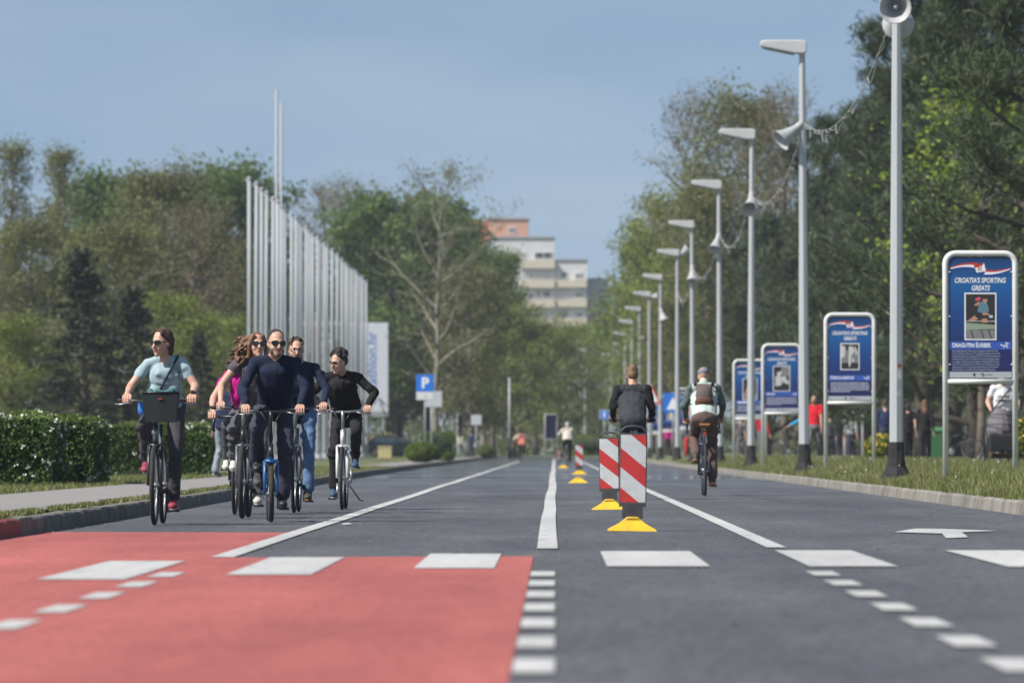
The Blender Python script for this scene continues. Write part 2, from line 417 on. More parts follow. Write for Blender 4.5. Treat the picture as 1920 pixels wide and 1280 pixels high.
keep = rng.uniform(0, 1, N) < (0.35 + 0.65 * (np.sin(X * 3.1 + Y * .37) * np.sin(Y * .23 - X) > -0.35)); X = X[keep]; Y = Y[keep]
Z = np.array([gz(x, y) for x, y in zip(X, Y)]) - 0.01
hgt = 0.075 + 0.05 * np.sin(X * 2.3 + Y * 0.31) ** 2 + 0.05 * (X > 5.3)
V = blades(rng, X, Y, Z, hgt, 0.009); mi = (rng.uniform(0, 1, len(X)) < 0.25).astype(int)
o = obj('verge_grass', quads_mesh('verge_grass', V, [GRASS, GRASS_DRY], 3, mi)); tag(o, 'rough green grass on the verge beside the right kerb', 'grass', kind='stuff')
N = 60000
X1 = []; Y1 = []
yy = 38 + rng.uniform(0, 1, N) ** 1.4 * 130
kk = np.array([kl(y) for y in yy])
sel = rng.uniform(0, 1, N)
xx = np.where(sel < 0.3, kk - 0.14 - np.abs(rng.normal(0, .06, N)).clip(0, .13), np.where(sel < .75, -6.25 - rng.uniform(0, 1, N) ** 1.5 * 3, kk - .15 - rng.uniform(0, .1, N)))
xx = np.where((yy > 110) & (sel < .75), -4.9 - rng.uniform(0, 1, N) * 2.0, xx)
strip_ = (sel < .3) | (sel >= .75)
clump = np.sin(yy * 1.7) * np.sin(yy * .53 + 1) > -.25
ok = (~strip_) | clump; xx = xx[ok]; yy = yy[ok]; st = strip_[ok]
V = blades(rng, xx, yy, np.full(len(xx), .135), np.where(st, 0.045, 0.07), 0.008); mi = (rng.uniform(0, 1, len(xx)) < 0.2).astype(int)
o = obj('strip_grass', quads_mesh('strip_grass', V, [GRASS, GRASS_DRY], 3, mi)); tag(o, 'short green grass along the left kerb and pavement', 'grass', kind='stuff')
# dandelion clocks on the right verge
hd = []
for i in range(70):
    y = 58 + rng.uniform() ** 1.4 * 120; x = rng.uniform(4.95, 7.5); hd.append((x, y, gz(x, y) + rng.uniform(.1, .2)))
C = np.repeat(np.array(hd), 10, axis=0) + rng.normal(0, .010, (700, 3))
o = obj('dandelion_clocks', quads_mesh('dandelion_clocks', leaf_verts(rng, C, .02, .9), mat('dandelion', (.5, .5, .45), .9))); tag(o, 'white dandelion clocks dotted through the right verge', 'flowers', kind='stuff')
# ================================================================ trees, shrubs, hedges
BARK = mat('bark_brown', (0.10, 0.08, 0.06), 0.95, color2=(0.16, 0.13, 0.10), nscale=5, bump=0.7, bscale=12)
BARK_DK = mat('bark_dark', (0.045, 0.036, 0.028), 0.95, color2=(0.075, 0.06, 0.048), nscale=5, bump=0.7, bscale=12)
BARK_PALE = mat('bark_pale', (0.27, 0.25, 0.20), 0.9, color2=(0.16, 0.15, 0.11), nscale=2.5, bump=0.4, bscale=10)
L_GREEN = leafmat('leaf_fresh', (0.066, 0.120, 0.024), (0.155, 0.23, 0.055), 0.45)
L_LIGHT = leafmat('leaf_light', (0.13, 0.18, 0.032), (0.26, 0.30, 0.07), 0.4)
L_OLIVE = leafmat('leaf_olive', (0.115, 0.13, 0.042), (0.23, 0.24, 0.09), 0.4)
L_BUD = leafmat('leaf_bud', (0.17, 0.14, 0.085), (0.25, 0.215, 0.12), 0.5)
L_PINE = leafmat('needle_pine', (0.026, 0.044, 0.017), (0.078, 0.104, 0.046), 0.55, trans=0.12)
L_SPRUCE = leafmat('needle_spruce', (0.014, 0.024, 0.014), (0.036, 0.052, 0.026), 0.8, trans=0.1)
L_BRIGHT = leafmat('leaf_bright', (0.14, 0.22, 0.02), (0.28, 0.36, 0.05), 0.8, trans=0.4)

def gen_tree(seed, H, r0, base, prof, nprim, nsec, up, clusters, nleaf, sig, lsize, bark, leafm, aspect=0.55, lean=0.02, kind='broad', trunk_top=0.92, nter=0, sprigs=True):
    """returns (trunk mesh, crown mesh); unit: metres, base at origin"""
    rnd = random.Random(seed); rng = np.random.default_rng(seed)
    mb = MB(); cl = []; out = []
    K = 9; tp = [Vector((0, 0, -0.1))]
    for i in range(1, K + 1):
        t = i / K * trunk_top
        tp.append(Vector((tp[-1].x + rnd.uniform(-1, 1) * lean * H / K * 2.2, tp[-1].y + rnd.uniform(-1, 1) * lean * H / K * 2.2, t * H)))
    rad = [max(r0 * (1 - 0.93 * (i / K)) * (1.25 if i == 0 else 1), 0.012) for i in range(K + 1)]
    mb.tube(tp, rad, 8)
    def at(z):
        for a, c in zip(tp, tp[1:]):
            if z <= c.z: k = (z - a.z) / max(c.z - a.z, 1e-6); return a.lerp(c, k)
        return tp[-1].copy()
    ga = rnd.uniform(0, 6)
    for i in range(nprim):
        t = base + (0.98 - base) * ((i + rnd.uniform(0, .8)) / nprim)
        z = min(t, trunk_top) * H; p0 = at(z); ga += 2.4 + rnd.uniform(-.5, .5)
        L = prof((t - base) / (1 - base)) * rnd.uniform(0.72, 1.15)
        if L < 0.15: L = 0.15
        d = Vector((math.cos(ga), math.sin(ga), up + rnd.uniform(-.2, .25))).normalized()
        pts = [p0]; m = 5
        for j in range(1, m + 1):
            d = (d + Vector((rnd.uniform(-.2, .2), rnd.uniform(-.2, .2), rnd.uniform(-.12, .22) if kind != 'spruce' else rnd.uniform(-.16, .04)))).normalized()
            pts.append(pts[-1] + d * L / m)
        br = max(0.012, r0 * 0.42 * (1 - 0.8 * t)) * (0.7 + 0.6 * min(1, L / 4))
        mb.tube(pts, [br * (1 - 0.85 * j / m) + .006 for j in range(m + 1)], 5, cap=False)
        for s in range(nsec):
            f = 0.3 + 0.7 * (s + rnd.random()) / nsec
            k = min(int(f * m), m - 1); q = pts[k].lerp(pts[k + 1], f * m - k)
            dd = (pts[k + 1] - pts[k]).normalized()
            sd = (dd * 0.6 + Vector((rnd.uniform(-1, 1), rnd.uniform(-1, 1), rnd.uniform(-.45, .8) if kind != 'spruce' else rnd.uniform(-.5, .15)))).normalized()
            SL = L * rnd.uniform(.22, .45) * (1.15 - 0.4 * f)
            e1 = q + sd * SL * .5; e2 = e1 + (sd + Vector((rnd.uniform(-.4, .4), rnd.uniform(-.4, .4), rnd.uniform(-.2, .4)))).normalized() * SL * .5
            mb.tube([q, e1, e2], [br * .32 + .005, br * .2 + .004, .004], 4, cap=False)
            for u in range(nter):
                a0 = q.lerp(e2, rnd.uniform(.3, 1)); td = (sd + Vector((rnd.uniform(-1, 1), rnd.uniform(-1, 1), rnd.uniform(-.2, .9)))).normalized()
                a1 = a0 + td * SL * rnd.uniform(.35, .7)
                mb.tube([a0, a1], [.009, .004], 3, cap=False); cl.append(a1); out.append(td)
            for c in range(clusters):
                g = rnd.uniform(.35, 1.05); cl.append(q.lerp(e2, g)); out.append(sd)
    trunk = mb.mesh('trunk', bark)
    cl = np.array([tuple(c) for c in cl]); out = np.array([tuple(c) for c in out])
    k = rng.uniform(0.35, 1.65, len(cl))
    cnt = np.maximum(1, (nleaf * k).astype(int))
    C = np.repeat(cl, cnt, axis=0); O = np.repeat(out, cnt, axis=0)
    C = C + rng.normal(0, sig, C.shape) * np.repeat(rng.uniform(.6, 1.4, len(cl)), cnt)[:, None]
    C[:, 2] = np.maximum(C[:, 2], 0.12)
    if kind in ('pine',):
        O = O + rng.normal(0, .55, O.shape); O[:, 2] += 0.5
        V = leaf_verts(rng, C, lsize, aspect, outward=O)
    elif kind == 'spruce': V = leaf_verts(rng, C, lsize, aspect, up=-.25, outward=O)
    else: V = leaf_verts(rng, C, lsize, aspect)
    crown = quads_mesh('crown', V, leafm)
    return trunk, crown

rp = lambda t: (math.sin(math.pi * min(1, max(0, (t * 0.88 + 0.12)))) ** 0.6)
VAR = {}
def variant(key, **k): VAR[key] = gen_tree(**k)
variant('green1', seed=1, H=15, r0=.30, base=.12, prof=lambda t: 4.9 * rp(t), nprim=46, nsec=7, up=.35, clusters=2, nleaf=46, sig=.40, lsize=.27, bark=BARK, leafm=L_GREEN)
variant('green2', seed=2, H=15, r0=.28, base=.15, prof=lambda t: 4.2 * rp(t), nprim=42, nsec=7, up=.5, clusters=2, nleaf=46, sig=.40, lsize=.27, bark=BARK, leafm=L_GREEN)
variant('light1', seed=3, H=13, r0=.24, base=.12, prof=lambda t: 4.0 * rp(t), nprim=40, nsec=7, up=.45, clusters=2, nleaf=26, sig=.34, lsize=.20, bark=BARK, leafm=L_LIGHT)
variant('light2', seed=4, H=13, r0=.24, base=.08, prof=lambda t: 3.6 * rp(t), nprim=40, nsec=7, up=.6, clusters=2, nleaf=22, sig=.38, lsize=.20, bark=BARK, leafm=L_LIGHT)
variant('olive1', seed=5, H=16, r0=.28, base=.14, prof=lambda t: 4.4 * rp(t), nprim=44, nsec=7, up=.75, clusters=2, nleaf=19, sig=.40, lsize=.19, bark=BARK, leafm=L_OLIVE, nter=2)
variant('olive2', seed=6, H=16, r0=.26, base=.10, prof=lambda t: 3.7 * rp(t), nprim=44, nsec=7, up=.9, clusters=2, nleaf=19, sig=.40, lsize=.19, bark=BARK_PALE, leafm=L_OLIVE, nter=2)
variant('bud1', seed=7, H=17, r0=.26, base=.22, prof=lambda t: 4.4 * rp(t), nprim=40, nsec=7, up=.9, clusters=1, nleaf=5, sig=.25, lsize=.14, bark=BARK, leafm=L_BUD, nter=3)
variant('narrow', seed=8, H=18, r0=.26, base=.12, prof=lambda t: 2.5 * (1 - .55 * t), nprim=52, nsec=6, up=1.1, clusters=2, nleaf=11, sig=.3, lsize=.17, bark=BARK, leafm=L_OLIVE, nter=1)
variant('plane', seed=9, H=17, r0=.20, base=.16, prof=lambda t: 4.6 * rp(t), nprim=26, nsec=6, up=.75, clusters=1, nleaf=5, sig=.25, lsize=.15, bark=BARK_PALE, leafm=L_OLIVE, nter=3, lean=.05)
variant('pine1', seed=10, H=15, r0=.28, base=.06, prof=lambda t: 4.0 * (1 - t) ** .55 + .35, nprim=46, nsec=7, up=.22, clusters=4, nleaf=25, sig=.21, lsize=.36, bark=BARK_DK, leafm=L_PINE, aspect=.11, kind='pine', trunk_top=.96)
variant('pine2', seed=11, H=15, r0=.28, base=.10, prof=lambda t: 3.6 * (1 - t) ** .45 + .4, nprim=42, nsec=7, up=.32, clusters=4, nleaf=25, sig=.21, lsize=.36, bark=BARK_DK, leafm=L_PINE, aspect=.11, kind='pine', trunk_top=.96)
variant('spruce', seed=12, H=9.5, r0=.18, base=.03, prof=lambda t: 2.0 * (1 - t) + .12, nprim=70, nsec=6, up=-.05, clusters=2, nleaf=12, sig=.10, lsize=.24, bark=BARK, leafm=L_SPRUCE, aspect=.3, kind='spruce', trunk_top=.98)
variant('young', seed=13, H=8.5, r0=.10, base=.22, prof=lambda t: 2.3 * rp(t), nprim=30, nsec=6, up=.5, clusters=2, nleaf=9, sig=.17, lsize=.12, bark=BARK, leafm=L_BRIGHT, aspect=.7)

VH = dict(green1=15, green2=15, light1=13, light2=13, olive1=16, olive2=16, bud1=17, narrow=18, plane=17, pine1=15, pine2=15, spruce=9.5, young=8.5)
def tree(key, px, Y, top, label, rz=None, wide=1.0, name=None, group=None, cat='tree'):
    X = XX(px, Y); g = gz(X, Y) if Y < 560 else .2
    H = (ZZ(top, Y) - g) * 1.0; s = H / VH[key]
    r = empty(name or {'pine1': 'pine_tree', 'pine2': 'pine_tree', 'spruce': 'spruce_tree'}.get(key, 'broadleaf_tree'), (X, Y, g), (px * 1.7 + Y) % 6.28 if rz is None else rz)
    r.scale = (s * wide, s * wide, s)
    a, c = VAR[key]; obj('trunk', a, r); obj('crown', c, r); tag(r, label, cat, group)
    return r
# left side, behind the hedges
tree('narrow', 15, 330, 255, 'tall narrow olive tree at the left edge of the photo', group='trees left of the flagpoles')
tree('narrow', 108, 325, 268, 'tall narrow sparse tree rising directly behind the large dark spruce', rz=2, group='trees left of the flagpoles')
tree('olive2', 60, 300, 420, 'olive shrubby tree between the two tall narrow trees', group='trees left of the flagpoles', wide=1.2)
tree('green2', 215, 390, 338, 'green tree behind the narrow trees, its rounded top above the largest spruce', group='trees left of the flagpoles', wide=1.05)
tree('olive1', 300, 330, 330, 'broad olive tree above the riding woman in pale blue', group='trees left of the flagpoles', wide=1.05)
tree('green1', 425, 400, 318, 'dense fresh green tree just left of the flagpole row', group='trees left of the flagpoles')
tree('olive2', 215, 290, 425, 'olive tree between the two dark spruces', group='trees left of the flagpoles', wide=1.3)
tree('bud1', 365, 310, 395, 'brown budding tree in front of the dense green tree', group='trees left of the flagpoles', wide=1.2)
tree('olive1', 420, 330, 450, 'low olive tree beside the first flagpole', group='trees left of the flagpoles', wide=1.3)
tree('light2', 330, 270, 560, 'low yellowish tree behind the riding woman in pale blue', group='trees left of the flagpoles', wide=1.5)
tree('light2', 20, 240, 600, 'low yellowish tree above the flowering hedge at the left edge', group='trees left of the flagpoles', wide=1.5)
tree('light1', 440, 300, 600, 'small yellowish tree behind the woman with blowing hair', group='trees left of the flagpoles', wide=1.4)
tree('spruce', 158, 235, 462, 'largest dark spruce, behind the flowering hedge', wide=1.55, group='dark spruces on the lawn')
tree('spruce', 255, 245, 535, 'middle-sized dark spruce behind the riding woman in pale blue', rz=1, wide=1.6, group='dark spruces on the lawn')
tree('spruce', 372, 250, 618, 'smallest dark spruce, between the two riding women', rz=2, wide=1.2, group='dark spruces on the lawn')
# centre
tree('bud1', 600, 470, 350, 'bare brown tree rising behind the flagpoles', group='trees in the middle distance', wide=1.1)
tree('bud1', 665, 480, 355, 'second bare brown tree behind the flagpole tops', rz=1, group='trees in the middle distance')
tree('green1', 735, 440, 372, 'big fresh green tree right of the flagpoles', group='trees in the middle distance', wide=1.15)
tree('green2', 803, 450, 378, 'dense green tree left of the apartment block', group='trees in the middle distance', wide=1.02)
tree('green2', 925, 470, 478, 'green tree covering the left corner of the apartment block', group='trees in the middle distance', wide=.8)
tree('plane', 815, 350, 303, 'pale-barked plane tree with bare spreading limbs behind the parking sign', group='trees in the middle distance', wide=1.05)
tree('olive1', 748, 455, 490, 'olive tree behind the white banner board', group='trees in the middle distance', wide=1.3)
tree('olive2', 880, 400, 500, 'olive tree right of the pale plane tree', group='trees in the middle distance', wide=1.3)
tree('light1', 962, 430, 580, 'low light green tree below the apartment block', group='trees in the middle distance', wide=1.4)
tree('light2', 1050, 480, 615, 'light green tree at the end of the road, below the block', group='trees in the middle distance', wide=1.5)
tree('olive1', 1005, 580, 612, 'olive tree closing the end of the road', group='trees in the middle distance', wide=1.5)
tree('olive2', 905, 520, 600, 'low olive tree left of the road end', group='trees in the middle distance', wide=1.5)
tree('light1', 1112, 560, 612, 'light green tree at the right of the road end', group='trees in the middle distance', wide=1.4)
# right side, deciduous then pines
tree('green2', 1228, 480, 470, 'fresh green tree beside the farthest lamp posts', group='trees along the right verge')
tree('light1', 1238, 420, 425, 'light green tree behind the far lamp posts', group='trees along the right verge', wide=.95)
tree('light2', 1255, 390, 370, 'yellow-green tree behind the seventh lamp post', group='trees along the right verge', wide=1.0)
tree('bud1', 1310, 380, 190, 'tall bare brown tree behind the fourth lamp post', group='trees along the right verge', wide=.9)
tree('olive1', 1405, 345, 195, 'tall olive tree behind the third lamp post', group='trees along the right verge', wide=.85)
tree('bud1', 1470, 330, 180, 'tall bare tree behind the second lamp head', rz=1, group='trees along the right verge', wide=.8)
tree('olive2', 1330, 340, 350, 'olive tree below the bare brown tree', group='trees along the right verge', wide=1.05)
tree('light1', 1290, 350, 470, 'low light green tree behind the far posters', group='trees along the right verge', wide=1.1)
tree('light2', 1190, 430, 570, 'low yellow-green tree behind the man in the dark jacket', group='trees along the right verge', wide=1.2)
tree('olive1', 1260, 320, 560, 'low olive tree above the far posters', group='trees along the right verge', wide=1.2)
tree('pine1', 1440, 300, 400, 'dark pine behind the third and fourth posters', group='dark pines on the right', wide=1.15)
tree('pine2', 1545, 290, 225, 'dark pine just right of the second lamp post', group='dark pines on the right', wide=1.0)
tree('pine1', 1625, 255, 190, 'dark pine between the second and the nearest lamp post', rz=1, group='dark pines on the right', wide=1.05)
tree('pine2', 1730, 215, -20, 'tall dark pine behind the nearest lamp post', rz=2, group='dark pines on the right', wide=1.0)
tree('pine1', 1830, 185, -90, 'tall dark pine above the nearest poster', rz=3, group='dark pines on the right', wide=1.05)
tree('pine2', 1930, 150, -160, 'tall dark pine at the right edge of the photo', rz=4, group='dark pines on the right', wide=1.0)
tree('pine2', 1690, 285, 130, 'dark pine farther back, left of the nearest lamp post', rz=5, group='dark pines on the right', wide=1.2)
tree('pine1', 1590, 330, 330, 'dark pine farther back, over the red-shirted man', rz=.5, group='dark pines on the right', wide=1.3)
tree('pine1', 1785, 270, 60, 'dark pine farther back, left of the nearest poster', rz=1.5, group='dark pines on the right', wide=1.3)
tree('pine2', 1890, 240, -60, 'dark pine farther back, right of the nearest poster', rz=2.5, group='dark pines on the right', wide=1.3)
tree('pine2', 1500, 350, 430, 'dark pine farther back, between the second and third posters', rz=3.5, group='dark pines on the right', wide=1.3)
tree('young', 1838, 176, 160, 'bright yellow-green young tree in front of the pines', group='trees along the right verge', wide=1.15)

# far wood that closes the horizon
rng = np.random.default_rng(21)
cl = []
for i in range(900):
    x = rng.uniform(-62, 62); y = rng.uniform(590, 640); h = 5.5 + 3.0 * math.sin(x * .21) + 1.5 * math.sin(x * .67 + 1)
    cl.append((x, y, rng.uniform(.4, max(h, 2.5))))
for i in range(420):
    x = rng.uniform(14, 48); y = rng.uniform(330, 420); cl.append((x, y, rng.uniform(.5, 6.5)))
for i in range(1100):
    x = rng.uniform(-52, -17); y = rng.uniform(360, 430); cl.append((x, y, rng.uniform(.5, 9.5 + 2.5 * math.sin(x * .5))))
cl = np.array(cl); C = np.repeat(cl, 40, axis=0) + rng.normal(0, .75, (len(cl) * 40, 3)); C[:, 2] = np.abs(C[:, 2])
o = obj('far_wood', quads_mesh('far_wood', leaf_verts(rng, C, .5, .6), leafmat('leaf_far', (0.065, 0.085, 0.025), (0.17, 0.19, 0.06), 0.12)))
tag(o, 'mixed green far wood closing the view behind the road end', 'woodland', kind='stuff')

# shrubs
def shrub(px, Y, base_py, w, h, leafm, label, n=5200, ls=.07, flower=None, name='shrub', group=None, box=False):
    X = XX(px, Y); g = .14 if X < 0 else .31
    rng = np.random.default_rng(int(px)); r = empty(name, (X, Y, g))
    d = rng.normal(size=(n, 3)); d /= np.linalg.norm(d, axis=1)[:, None]
    if box: d = np.sign(d) * np.abs(d) ** .45; d /= np.maximum(1, np.abs(d).max(axis=1))[:, None]
    rad = rng.uniform(.86, 1.03, n)[:, None]
    C = d * rad * np.array([w / 2, w / 2, h / 2]) * (1 + .05 * np.sin(d[:, :1] * 9) * np.cos(d[:, 1:2] * 8)); C[:, 2] += h / 2
    C[:, 2] = np.maximum(C[:, 2], .02)
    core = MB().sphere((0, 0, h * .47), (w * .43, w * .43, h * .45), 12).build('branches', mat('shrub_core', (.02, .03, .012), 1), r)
    obj('foliage', quads_mesh('foliage', leaf_verts(rng, C, ls, .7), leafm), r)
    if flower:
        k = n // 6; idx = rng.choice(n, k); Cf = C[idx] * np.array([1.02, 1.02, 1.02]); Cf = Cf[Cf[:, 2] > h * .35]
        obj('blossom', quads_mesh('blossom', leaf_verts(rng, Cf, ls * 1.1, .9), flower), r)
    return tag(r, label, 'shrub', group)
L_TOPI = leafmat('leaf_topiary', (0.10, 0.15, 0.025), (0.20, 0.26, 0.05), 1.5)
FLW = mat('blossom_white', (.74, .74, .70), .8); FLY = mat('blossom_yellow', (.62, .46, .04), .8); FLC = mat('blossom_cream', (.58, .50, .32), .8)
shrub(790, 230, 852, 1.35, .85, L_TOPI, 'round clipped light green shrub behind the parking sign post', group='shrubs by the parking area')
shrub(822, 262, 850, 1.6, 1.35, L_GREEN, 'larger clipped green hedge block behind the round shrub', box=True, group='shrubs by the parking area')
shrub(718, 425, 835, 3.0, 1.8, L_OLIVE, 'cream-flowering shrub behind the parked car', flower=FLC, ls=.1, group='shrubs by the parking area')
shrub(912, 380, 838, 1.1, .8, L_TOPI, 'small clipped shrub near the road end', group='shrubs by the parking area')
shrub(1652, 150, 840, .9, .75, L_TOPI, 'low shrub of yellow flowers beside the nearest lamp post', flower=FLY, ls=.06, group='yellow flowering shrubs')
shrub(1917, 135, 830, .9, 1.05, L_TOPI, 'low shrub of yellow flowers at the right edge behind the stroller', flower=FLY, ls=.06, group='yellow flowering shrubs')
shrub(1130, 330, 840, 5.0, 1.2, L_TOPI, 'long low green shrub behind the third warning panel', ls=.1, box=True)

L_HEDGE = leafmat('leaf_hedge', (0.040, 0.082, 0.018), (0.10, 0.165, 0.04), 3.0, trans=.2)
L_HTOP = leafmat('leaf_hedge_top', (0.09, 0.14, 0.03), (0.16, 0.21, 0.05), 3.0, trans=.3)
def hedge(x0, x1, y0, y1, h, label, n, flowers):
    r = empty('hedge', ((x0 + x1) / 2, y0, .14)); rng = np.random.default_rng(int(y0 * 10)); w = x1 - x0; d = y1 - y0
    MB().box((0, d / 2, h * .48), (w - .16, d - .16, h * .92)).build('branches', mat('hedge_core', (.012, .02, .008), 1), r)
    A = np.array([w * h, d * h, d * h, w * d]); pr = A / A.sum(); f = rng.choice(4, n, p=pr); u = rng.uniform(0, 1, n); v = rng.uniform(0, 1, n); dep = np.abs(rng.normal(0, .05, n)) - .02
    bul = .05 * np.sin(u * 9 + f) * np.sin(v * 7)
    C = np.zeros((n, 3))
    C[f == 0] = np.column_stack([(u - .5) * w, dep + bul, v * h])[f == 0]
    C[f == 1] = np.column_stack([w / 2 - dep - bul, u * d, v * h])[f == 1]
    C[f == 2] = np.column_stack([-w / 2 + dep, u * d, v * h])[f == 2]
    C[f == 3] = np.column_stack([(u - .5) * w, v * d, h - dep + bul])[f == 3]
    # rounded shoulders
    e = np.minimum(np.minimum(C[:, 0] + w / 2, w / 2 - C[:, 0]), C[:, 1] * 2); C[:, 2] -= np.where(C[:, 2] > h * .85, .09 * np.exp(-np.maximum(e, 0) / .12), 0)
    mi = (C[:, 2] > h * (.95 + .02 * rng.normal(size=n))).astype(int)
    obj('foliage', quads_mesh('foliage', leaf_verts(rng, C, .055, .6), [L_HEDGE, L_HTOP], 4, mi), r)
    cen = C[rng.choice(n, flowers)]; cen = cen + rng.normal(0, .01, cen.shape); cen[:, 1] -= .03; cen[:, 0] += .02
    Cf = np.repeat(cen, 7, axis=0) + rng.normal(0, .018, (flowers * 7, 3))
    obj('blossom', quads_mesh('blossom', leaf_verts(rng, Cf, .034, .9), FLW), r)
    return tag(r, label, 'hedge', 'flowering hedges beside the pavement')
hedge(-10.4, -7.12, 80.5, 82.6, 1.01, 'clipped dark hedge with white blossom at the left edge of the photo', 30000, 230)
hedge(-7.55, -6.72, 83.0, 85.6, .98, 'short clipped hedge block against the right end of the blossoming hedge', 15000, 80)
hedge(-8.75, -6.72, 111, 113.5, 1.02, 'clipped hedge seen behind the wheels of the woman in pale blue', 18000, 90)
# ================================================================ buildings, flagpoles, lamps, signs
WALLW = mat('render_white', (.60, .60, .60), .9, color2=(.52, .52, .53), nscale=.3)
WALLG = mat('render_grey', (.42, .44, .47), .9, color2=(.37, .39, .42), nscale=.3)
CREAM = mat('render_cream', (.56, .50, .40), .9, color2=(.51, .46, .37), nscale=.3)
ORANGE = mat('render_orange', (.50, .29, .21), .9, color2=(.50, .26, .17), nscale=.3)
REDW = mat('render_red', (.42, .12, .08), .9, color2=(.36, .10, .07), nscale=.3)
GLASS = mat('window_glass', (.03, .035, .045), .15, spec=.6); FRAME = mat('window_frame_white', (.7, .7, .68), .6)
SHUT = mat('shutter_grey', (.50, .51, .53), .8)
BY = 900.0
blk = empty('apartment_block', (XX(1000, BY), BY, 0))
tag(blk, 'pale stepped apartment block with cream bands and orange top storey', 'building')
bx = lambda px: XX(px, BY) - XX(1000, BY)
bz = lambda py: ZZ(py, BY)
def blockpart(name, px0, px1, py0, py1, y0, y1, m):
    return MB().box2((bx(px0), y0, bz(py1) if py1 < 840 else 0), (bx(px1), y1, bz(py0))).build(name, m, blk)
blockpart('penthouse', 914, 990, 409, 446, 3, 14, ORANGE)
blockpart('penthouse', 876, 913.6, 411, 470, 5, 14, REDW)
blockpart('wall', 925, 1039.6, 445, 900, 0, 16, WALLW)
blockpart('wall', 1039.8, 1101, 487, 900, .3, 16, WALLW)
blockpart('wall', 1101.2, 1145, 521, 900, 6, 18, WALLG)
for px0, px1, py, y in ((912, 992, 408, 2.7), (923, 1041, 444.5, -.3), (1040.5, 1102, 486.5, 0), (1101, 1147, 520.5, 5.7)):
    MB().box2((bx(px0), y, bz(py + 1)), (bx(px1), y + 10, bz(py - 1.5))).build('cornice', mat('cornice_grey', (.35, .36, .38), .8), blk)
for k in range(5):                                        # cream balcony bands
    py = 488 + 36.5 * k
    MB().box2((bx(976), -.9, bz(py + 15)), (bx(1040.2), -.05, bz(py))).build('balcony', CREAM, blk)
    if k: MB().box2((bx(1040.4), -.6, bz(py + 14)), (bx(1100), .25, bz(py))).build('balcony', CREAM, blk)
    if k > 1: MB().box2((bx(1103), 5.2, bz(py + 12)), (bx(1143), 5.95, bz(py - 2))).build('balcony', CREAM, blk)
def win(px0, px1, py0, py1, y, shut=0.0):
    f = MB(); x0, x1, z0, z1 = bx(px0), bx(px1), bz(py1), bz(py0); t = .12
    f.box2((x0, y - .12, z0), (x0 + t, y, z1)); f.box2((x1 - t, y - .12, z0), (x1, y, z1)); f.box2((x0 + t, y - .12, z0), (x1 - t, y, z0 + t)); f.box2((x0 + t, y - .12, z1 - t), (x1 - t, y, z1))
    f.box2(((x0 + x1) / 2 - .05, y - .11, z0 + t), ((x0 + x1) / 2 + .05, y, z1 - t))
    o = f.build('window', FRAME, blk)
    MB().box2((x0 + t, y - .05, z0 + t), (x1 - t, y - .01, z1 - t)).build('pane', GLASS, o)
    if shut: MB().box2((x0 + t, y - .1, z1 - t - (z1 - z0) * shut), (x1 - t, y - .06, z1 - t)).build('shutter', SHUT, o)
win(953, 967, 424, 436, 3)
for a, c, s in ((978, 986, 0), (1002, 1036, 0)): win(a, c, 472, 486, 0, s)
for k in range(4):
    py = 507 + 36.5 * k
    for a, c, s in ((978, 988, .5), (992, 1001, .6), (1006, 1014, .4 + .2 * (k == 0)), (1018, 1032, .7 if k != 1 else 0)): win(a, c, py, py + 14, 0, s if k != 1 or a != 1006 else 0)
    for a, c, s in ((1051, 1064, 0 if k != 1 else .8), (1078, 1093, .35)): win(a, c, py + 1, py + 15, .3, s)
    if k: win(1108, 1120, py + 2, py + 14, 6, .2); win(1126, 1138, py + 2, py + 14, 6, .5)
for p in (935, 948, 960): win(p, p + 8, 500, 514, 0, .3)
MB().tube([(bx(912), 6, bz(409)), (bx(912), 6, bz(398))], .12, 6).build('antenna', SHUT, blk)

# low store hall behind the flagpoles
HY = 440.0
hall = empty('store_hall', (XX(575, HY), HY, .14)); tag(hall, 'low pale grey store hall with red and white panels behind the flagpoles', 'building')
hx = lambda px: XX(px, HY) - XX(575, HY)
MB().box2((hx(478), 0, 0), (hx(664), 14, ZZ(612, HY))).build('wall', WALLG, hall)
MB().box2((hx(448), 3, 0), (hx(477.6), 14, ZZ(628, HY))).build('wall', WALLG, hall)
b = MB(); b.lathe([(2.6, 0), (2.6, .6), (2.2, 1.2), (1.2, 1.7), (.01, 1.85)], 18, origin=(hx(470), 6, ZZ(628, HY))); b.build('roof_dome', WALLW, hall)
for i, (a, c, p0, p1, m) in enumerate(((500, 530, 618, 668, ORANGE), (532, 560, 614, 640, WALLW), (545, 575, 642, 675, REDW), (580, 600, 616, 680, REDW), (602, 622, 622, 690, WALLW), (624, 650, 618, 650, WALLG))):
    MB().box2((hx(a), -.25, ZZ(p1, HY)), (hx(c), -.01, ZZ(p0, HY))).build('facade_panel', m, hall)
MB().box2((hx(476), -.15, ZZ(613, HY)), (hx(666), 14.2, ZZ(607, HY))).build('roof', SHUT, hall)

